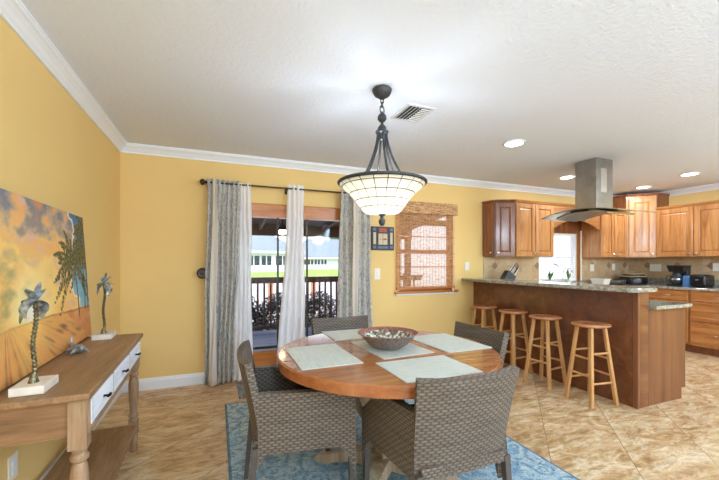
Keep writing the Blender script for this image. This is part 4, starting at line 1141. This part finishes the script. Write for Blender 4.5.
# canvas frame: front face plane at local x=0 facing +X, depth behind
cvx, cvy0 = -.112, -.545
CVM = CM @ T(cvx, cvy0, CT+.008) @ RY(-lean)
cv = thing('canvas_print', 'large canvas of a beach sunset with palm trees leaning on the wall', 'picture', CVM.to_translation())
t = NT('printed_canvas'); at = t.n('VertexColor'); at.layer_name = 'Col'; t.col(at.outputs['Color']).rough(.5); t.bump(t.noise(t.coord(), 900, 2), .05, .001); M['print'] = t.m
po = obj('printed_face', MB().add([CVM @ V(p) for p in vs], fs), M['print'], cv)
ca = po.data.color_attributes.new(name='Col', type='FLOAT_COLOR', domain='POINT')
ca.data.foreach_set('color', [x for c in cols for x in c])
obj('stretcher', MB().box(-.034, -.0006, 0, CWD, 0, CHT).xf(CVM), M['darkbrown'], cv)

# ------------------------------------------------------------------ palm tree sculptures
def palm(label, lx, ly, rot, seed, hgt=.30, yaw=0, fat=1.0):
    rnd = random.Random(seed)
    p0 = CM @ V((lx, ly, CT+.0005))
    r = thing('palm_sculpture', label, 'sculpture', p0, rot+CA, local=True, group='metal palm tree sculptures')
    obj('stone_base', MB().box(-.052, .052, -.072, .072, 0, .032), M['marble'], r, bevel=.002)
    path = [V((.004*math.sin(i*.5), -.012+.018*(i/20)**1.5+.0, .032+hgt*i/20)) for i in range(21)]
    obj('root_flare', MB().lathe([(.018,.032),(.015,.042),(.010,.058),(.008,.066)], 12, (0, -.012, 0)), M['antique'], r, smooth=True)
    tk = MB()
    nst = 40
    pr = []; rs = []
    for i in range(nst):
        f = i/(nst-1); k = f*20; a_ = int(k) if k < 20 else 19
        pr.append(path[a_].lerp(path[a_+1], k-a_)); rs.append(.0062 if i % 2 else .0092)
    tk.tube(pr, rs, 10)
    obj('trunk', tk, M['antique'], r, smooth=False)
    top = path[-1]
    def leaf(az, el0, ln, w, curl):
        # arched frond
        pts = []; d = V((math.cos(az), math.sin(az), 0)); side = V((-math.sin(az), math.cos(az), 0))
        x = 0; z = 0; e = el0; P_ = []
        n_ = 10
        for i in range(n_+1):
            P_.append(top + d*x + V((0,0,z))); x += math.cos(e)*ln/n_; z += math.sin(e)*ln/n_; e -= curl/n_
        vs = []; fs = []
        for i, q in enumerate(P_):
            s_ = i/n_; ww = w*math.sin(PI*(.12+.86*s_))**.7
            t_ = (P_[min(i+1, n_)]-P_[max(i-1, 0)]).normalized(); up = side.cross(t_)
            vs += [q - side*ww, q + up*ww*.35, q + side*ww, q - up*ww*.25]
        for i in range(n_):
            for k in range(4): fs.append((i*4+k, i*4+(k+1) % 4, (i+1)*4+(k+1) % 4, (i+1)*4+k))
        fs += [(3,2,1,0), (n_*4, n_*4+1, n_*4+2, n_*4+3)]
        return MB().add(vs, fs)
    for (az, e, ln, cu) in ((PI/2, .1, .125, 2.6), (-PI/2, .25, .15, 2.8), (PI/2-.3, 1.15, .085, .6), (-PI/2+.3, 1.05, .10, .5), (PI/2+.25, -.5, .13, 1.3), (-PI/2-.3, -.6, .14, 1.0), (.1, 1.4, .11, .2), (PI, .6, .08, 1.8), (-PI/2+.5, .5, .10, 1.6)):
        obj('frond', leaf(az+yaw+rnd.uniform(-.15, .15), e, ln*.70, .0145*fat, cu), M['verdigris'], r, smooth=True)
    return r
palm('silver green palm tree sculpture on cream block, nearest the camera on the console', -.012, -.495, 0, 1, .31, -.45, 1.3)
palm('palm tree sculpture on cream block at the far end of the console near the corner', -.015, .535, 0, 2, .32, .95, .8)
# small figurine: mottled silver turtle-like creature with raised tail
p0 = CM @ V((-.045, .12, CT+.0005))
r = thing('silver_figurine', 'small mottled silver animal figurine lying against the beach canvas', 'figurine', p0, .6, local=True)
def ell(cx, cy, cz, rx, ry, rz, n=14):
    mb = MB(); pr = [(max(.001, math.sin(PI*i/8)), -math.cos(PI*i/8)) for i in range(9)]
    mb.lathe(pr, n); mb.xf(T(cx, cy, cz) @ Matrix.Diagonal((rx, ry, rz, 1))); return mb
obj('body', ell(0, 0, .024, .030, .045, .024), M['verdigris'], r, smooth=True)
obj('head', ell(0, -.055, .032, .016, .020, .016), M['verdigris'], r, smooth=True)
obj('tail', MB().tube([(0,.035,.03),(0,.06,.03),(.0,.08,.045),(0,.088,.065),(0,.082,.08)], [.014,.011,.009,.007,.003], 10), M['verdigris'], r, smooth=True)
for sx in (-1, 1):
    for y in (-.03, .03):
        obj('leg', MB().tube([(sx*.018, y, .022), (sx*.036, y+.006, .010), (sx*.040, y-.004, .004)], [.010, .007, .004], 8), M['verdigris'], r, smooth=True)

# ------------------------------------------------------------------ outdoors
o = struct('deck_floor', MB().box(-4, 4.2, YB+.14, 6.85, -.12, 0), M['deck']); 
pr_ = thing('porch_roof', 'dark timber porch roof with exposed rafters seen through the glass', 'porch roof', (1, 5.5, 2.2))
obj('roof_boards', MB().add([(-4,4.22,2.36),(4.1,4.22,2.36),(4.1,7.3,1.98),(-4,7.3,1.98),(-4,4.22,2.40),(4.1,4.22,2.40),(4.1,7.3,2.02),(-4,7.3,2.02)],
    [(3,2,1,0),(4,5,6,7),(0,1,5,4),(1,2,6,5),(2,3,7,6),(3,0,4,7)]), M['porchceil'], pr_)
for k in range(12):
    x = -3.6+k*.62
    obj('rafter', MB().add([(x,4.22,2.24),(x+.05,4.22,2.24),(x+.05,7.2,1.88),(x,7.2,1.88),(x,4.22,2.36),(x+.05,4.22,2.36),(x+.05,7.2,1.99),(x,7.2,1.99)],
        [(3,2,1,0),(4,5,6,7),(0,1,5,4),(1,2,6,5),(2,3,7,6),(3,0,4,7)]), M['darkbrown'], pr_)
obj('fascia_beam', MB().box(-4, 4.1, 7.0, 7.08, 1.80, 2.02), M['darkbrown'], pr_)
obj('cross_beam', MB().box(-4, 4.1, 5.6, 5.66, 1.965, 2.07), M['darkbrown'], pr_)
for x in (-3.0, 3.9): obj('porch_post', MB().box(x, x+.1, 6.88, 6.98, -.1, 2.0), M['darkbrown'], pr_)
lt = thing('porch_light', 'small lit lamp hanging under the porch roof', 'lamp', (1.0, 5.9, 1.98))
obj('stem', MB().tube([(1.0,5.9,2.14),(1.0,5.9,1.86)], .012, 8), M['bronze'], lt)
obj('housing', MB().lathe([(.10,1.81),(.09,1.85),(.03,1.88),(.01,1.88)], 20, (1.0, 5.9, 0)), M['bronze'], lt, smooth=True)
obj('globe', MB().lathe([(.0,1.735),(.045,1.745),(.07,1.775),(.075,1.809)], 20, (1.0, 5.9, 0)), M['porchlamp'], lt, smooth=True)
# railing
rl = thing('deck_railing', 'dark brown wooden deck railing with close balusters beyond the door', 'railing', (1, 6.6, 0))
obj('top_rail', MB().box(-3.9, 4.1, 6.56, 6.66, .955, 1.01), M['darkbrown'], rl)
obj('sub_rail', MB().box(-3.9, 4.1, 6.585, 6.635, .90, .955), M['darkbrown'], rl)
obj('bottom_rail', MB().box(-3.9, 4.1, 6.59, 6.63, .08, .13), M['darkbrown'], rl)
k = 0; x = -.6
while x < 3.6:
    obj('baluster', MB().box(x, x+.032, 6.595, 6.625, .13, .90), M['darkbrown'], rl); x += .115
bal2 = MB()
x = -3.8
while x < 4.0:
    if not (-.65 < x < 3.65): bal2.box(x, x+.032, 6.595, 6.625, .13, .90)
    x += .115
tag(obj('baluster', bal2, M['darkbrown'], rl), kind='stuff')
for x in (-2.4, 3.68): obj('newel_post', MB().box(x, x+.09, 6.565, 6.655, 0, 1.06), M['darkbrown'], rl)
# terrain
def ground(u, v):
    x = -60+180*u; y = 6.86+110*v**1.5
    z = -.45 + .75*max(0, min(1, (y-10)/28.0))
    return (x, y, z)
struct('ground', MB().surf(ground, 20, 40, .0), M['grass'])
struct('bright_backdrop_wall', MB().box(4.4, 14, 8.2, 8.35, -.5, 3.2), M['housewhite'])  # added white wall, catches sun so the kitchen window reads bright
gp = MB().box(-30, 60, 8.0, 8.1, -.46, -.44).add([(-30,8.1,-.44),(60,8.1,-.44),(60,24.5,-.03),(-30,24.5,-.03)],[(0,1,2,3)])
struct('path', gp, M['paving'])
# shrubs along the deck
def leafball(cx, cy, cz, rx, ry, rz, n, size, rnd, fl=0):
    mb = MB()
    for i in range(n):
        a = rnd.uniform(0, 2*PI); t_ = rnd.uniform(-1, 1); s_ = math.sqrt(1-t_*t_); rr = rnd.uniform(.55, 1.0)
        c = V((cx+rx*rr*s_*math.cos(a), cy+ry*rr*s_*math.sin(a), cz+rz*rr*t_))
        d1 = V((rnd.uniform(-1,1), rnd.uniform(-1,1), rnd.uniform(-1,1))).normalized(); d2 = d1.orthogonal().normalized()
        sz = size*rnd.uniform(.7, 1.3)
        mb.add([c-d1*sz, c-d2*sz*.45, c+d1*sz, c+d2*sz*.45], [(0,1,2,3)], None, 1 if rnd.random() < fl else 0)
    return mb
rnd = random.Random(3)
for i, x in enumerate((.42, 1.2, 2.0)):
    lab = ['dark green shrub behind the railing, seen left of the middle sheer curtain', 'dark green shrub behind the railing, directly behind the middle sheer curtain',
           'dark green shrub behind the railing, seen between middle sheer and right curtain'][i]
    s_ = thing('garden_shrub', lab, 'shrub', (x, 7.3, -.45), group='shrubs along the deck railing')
    obj('foliage', leafball(x, 7.35, .12, .50, .30, .56, 3200, .034, rnd, .02), [M['leaf'], M['flower']], s_)
    obj('stem', MB().tube([(x, 7.35, -.45), (x+.02, 7.35, .1)], .025, 8).tube([(x, 7.35, -.3), (x-.15, 7.35, .2)], .015, 6).tube([(x, 7.35, -.25), (x+.17, 7.32, .25)], .015, 6), M['trunk'], s_)
# posts / garden furniture glimpsed through the balusters
for i, (x, y) in enumerate(((1.55, 11.8), (3.3, 13.0))):
    o = obj('garden_post', MB().box(x, x+.16, y, y+.16, -.45, .55).box(x-.03, x+.19, y-.03, y+.19, .55, .60), M['terracotta'], loc=(x, y, -.45))
    tag(o, ['terracotta garden post seen through the railing left of the sheer', 'terracotta garden post seen through the railing right of the sheer'][i], 'post')
# houses
def house(label, x0, x1, y0, y1, zb, zw, zr, wins, ov=.5, hip=True, wx=None):
    r = thing('house', label, 'house', ((x0+x1)/2, y0, zb))
    obj('wall', MB().box(x0, x1, y0, y1, zb-.5, zw), M['housewhite'], r)
    a, b, c, d_ = x0-ov, x1+ov, y0-ov, y1+ov; m_ = (c+d_)/2; hp = 4.0
    obj('roof', MB().add([(a,c,zw),(b,c,zw),(b,d_,zw),(a,d_,zw),(a+hp,m_,zr),(b-hp,m_,zr)], [(3,2,1,0),(0,1,5,4),(1,2,5),(2,3,4,5),(3,0,4)]), M['roofgrey'], r)
    obj('fascia', MB().box(a, b, c-.05, c, zw-.2, zw+.02), M['housewhite'], r)
    for (wx0, wx1, wz0, wz1) in wins:
        w_ = obj('window', MB().box(wx0-.12, wx1+.12, y0-.06, y0, wz0-.12, wz0).box(wx0-.12, wx1+.12, y0-.06, y0, wz1, wz1+.12).box(wx0-.12, wx0, y0-.06, y0, wz0, wz1).box(wx1, wx1+.12, y0-.06, y0, wz0, wz1)
                 .box((wx0+wx1)/2-.05, (wx0+wx1)/2+.05, y0-.06, y0, wz0, wz1), M['housewhite'], r)
        obj('pane', MB().box(wx0, wx1, y0-.03, y0-.01, wz0, wz1), M['winglass'], w_)
    return r
house('long white house with grey roof across the lawn, nearer of the two', -8, 8.2, 38, 47, .3, 2.45, 5.2,
      [(-2.2, -.2, 1.0, 2.0), (.6, 2.4, 1.0, 2.0), (2.95, 4.1, 1.0, 2.0), (4.3, 5.3, 1.0, 2.0), (5.75, 7.2, 1.0, 2.0)])
house('white house with grey roof farther away to the right of the lawn', 9.6, 24, 50, 58, .3, 2.0, 5.0,
      [(11.0, 11.9, 1.0, 1.7), (12.1, 12.9, 1.0, 1.7), (13.1, 13.9, 1.0, 1.7), (14.1, 14.9, 1.0, 1.7), (19, 20.4, .9, 1.7)])
tr_ = thing('garden_tree', 'round green tree above the roof of the farther white house', 'tree', (21.5, 62, .3))
obj('crown', leafball(21.5, 62, 5.6, 3.4, 3, 2.4, 2600, .28, rnd), [M['leaf2'], M['flower']], tr_)
obj('trunk', MB().tube([(21.5,62,.2),(21.6,62,2.5),(21.4,62,4.6)], [.35,.28,.18], 10), M['trunk'], tr_, smooth=True)

# ------------------------------------------------------------------ light
def area(name, loc, rot, size, power, col=(1,1,1), shape='DISK', sy=None, spread=None):
    l = bpy.data.lights.new(name, 'AREA'); l.energy = power; l.color = col; l.shape = shape; l.size = size
    if sy: l.size_y = sy
    if spread: l.spread = spread
    o = bpy.data.objects.new(name, l); C.objects.link(o); o.location = loc; o.rotation_euler = rot; return o
WARM = (.76, .88, 1)
for i, (x, y) in enumerate(((2.679, 2.632), (4.411, 3.409), (6.079, 3.423), (5.75, 2.69))):
    area('downlight', (x, y, H-.014), (0, 0, 0), .15, CANP, WARM)
# added fill lamps, unseen behind the camera, to brighten ceiling and room
for i, (x, y) in enumerate(((.2, -.9), (2.8, -.6), (5.2, .2), (.2, -2.6), (3.0, -2.6), (5.6, -2.2))):
    l = bpy.data.lights.new('fill_lamp', 'POINT'); l.energy = FILLP; l.color = (.52, .77, 1); l.shadow_soft_size = .18
    o = bpy.data.objects.new('fill_lamp', l); C.objects.link(o); o.location = (x, y, 2.0)
l = bpy.data.lights.new('pendant_bulb', 'POINT'); l.energy = PENP; l.color = (.76, .87, 1); l.shadow_soft_size = .05
o = bpy.data.objects.new('pendant_bulb', l); C.objects.link(o); o.location = (PX, PY, 1.74)
sn = bpy.data.lights.new('sun', 'SUN'); sn.energy = SUNP; sn.angle = .01; sn.color = (1, .96, .88)
o = bpy.data.objects.new('sun', sn); C.objects.link(o); o.rotation_euler = (math.radians(32), math.radians(12), 0)
wd = bpy.data.worlds.new('sky'); bpy.context.scene.world = wd; wd.use_nodes = True
nt = wd.node_tree; bg = nt.nodes['Background']
tc = nt.nodes.new('ShaderNodeTexCoord'); sx_ = nt.nodes.new('ShaderNodeSeparateXYZ'); rp_ = nt.nodes.new('ShaderNodeValToRGB')
nt.links.new(tc.outputs['Generated'], sx_.inputs[0]); nt.links.new(sx_.outputs[2], rp_.inputs[0]); nt.links.new(rp_.outputs[0], bg.inputs[0])
rp_.color_ramp.elements[0].position = 0; rp_.color_ramp.elements[0].color = (.93, .96, 1, 1)
rp_.color_ramp.elements[1].position = .7; rp_.color_ramp.elements[1].color = (.45, .66, 1, 1)
bg.inputs[1].default_value = SKYP

# ------------------------------------------------------------------ camera
cam = bpy.data.cameras.new('camera'); co = bpy.data.objects.new('camera', cam); C.objects.link(co)
co.location = (0, 0, 1.277); co.rotation_euler = (PI/2, 0, -math.atan(142.5/354))
cam.sensor_width = 36; cam.sensor_fit = 'HORIZONTAL'; cam.lens = 354/719*36; cam.shift_y = 22.6/719; cam.clip_start = .02; cam.clip_end = 400
sc = bpy.context.scene; sc.camera = co
sc.view_settings.view_transform = 'Standard'; sc.view_settings.look = 'None'; sc.view_settings.gamma = 1; sc.view_settings.use_curve_mapping = False
sc.view_settings.exposure = EXPO
sc.cycles.use_denoising = True
sc.cycles.max_bounces = 10; sc.cycles.diffuse_bounces = 6; sc.cycles.transparent_max_bounces = 16
sc.cycles.sample_clamp_indirect = 8; sc.cycles.caustics_reflective = False; sc.cycles.caustics_refractive = False
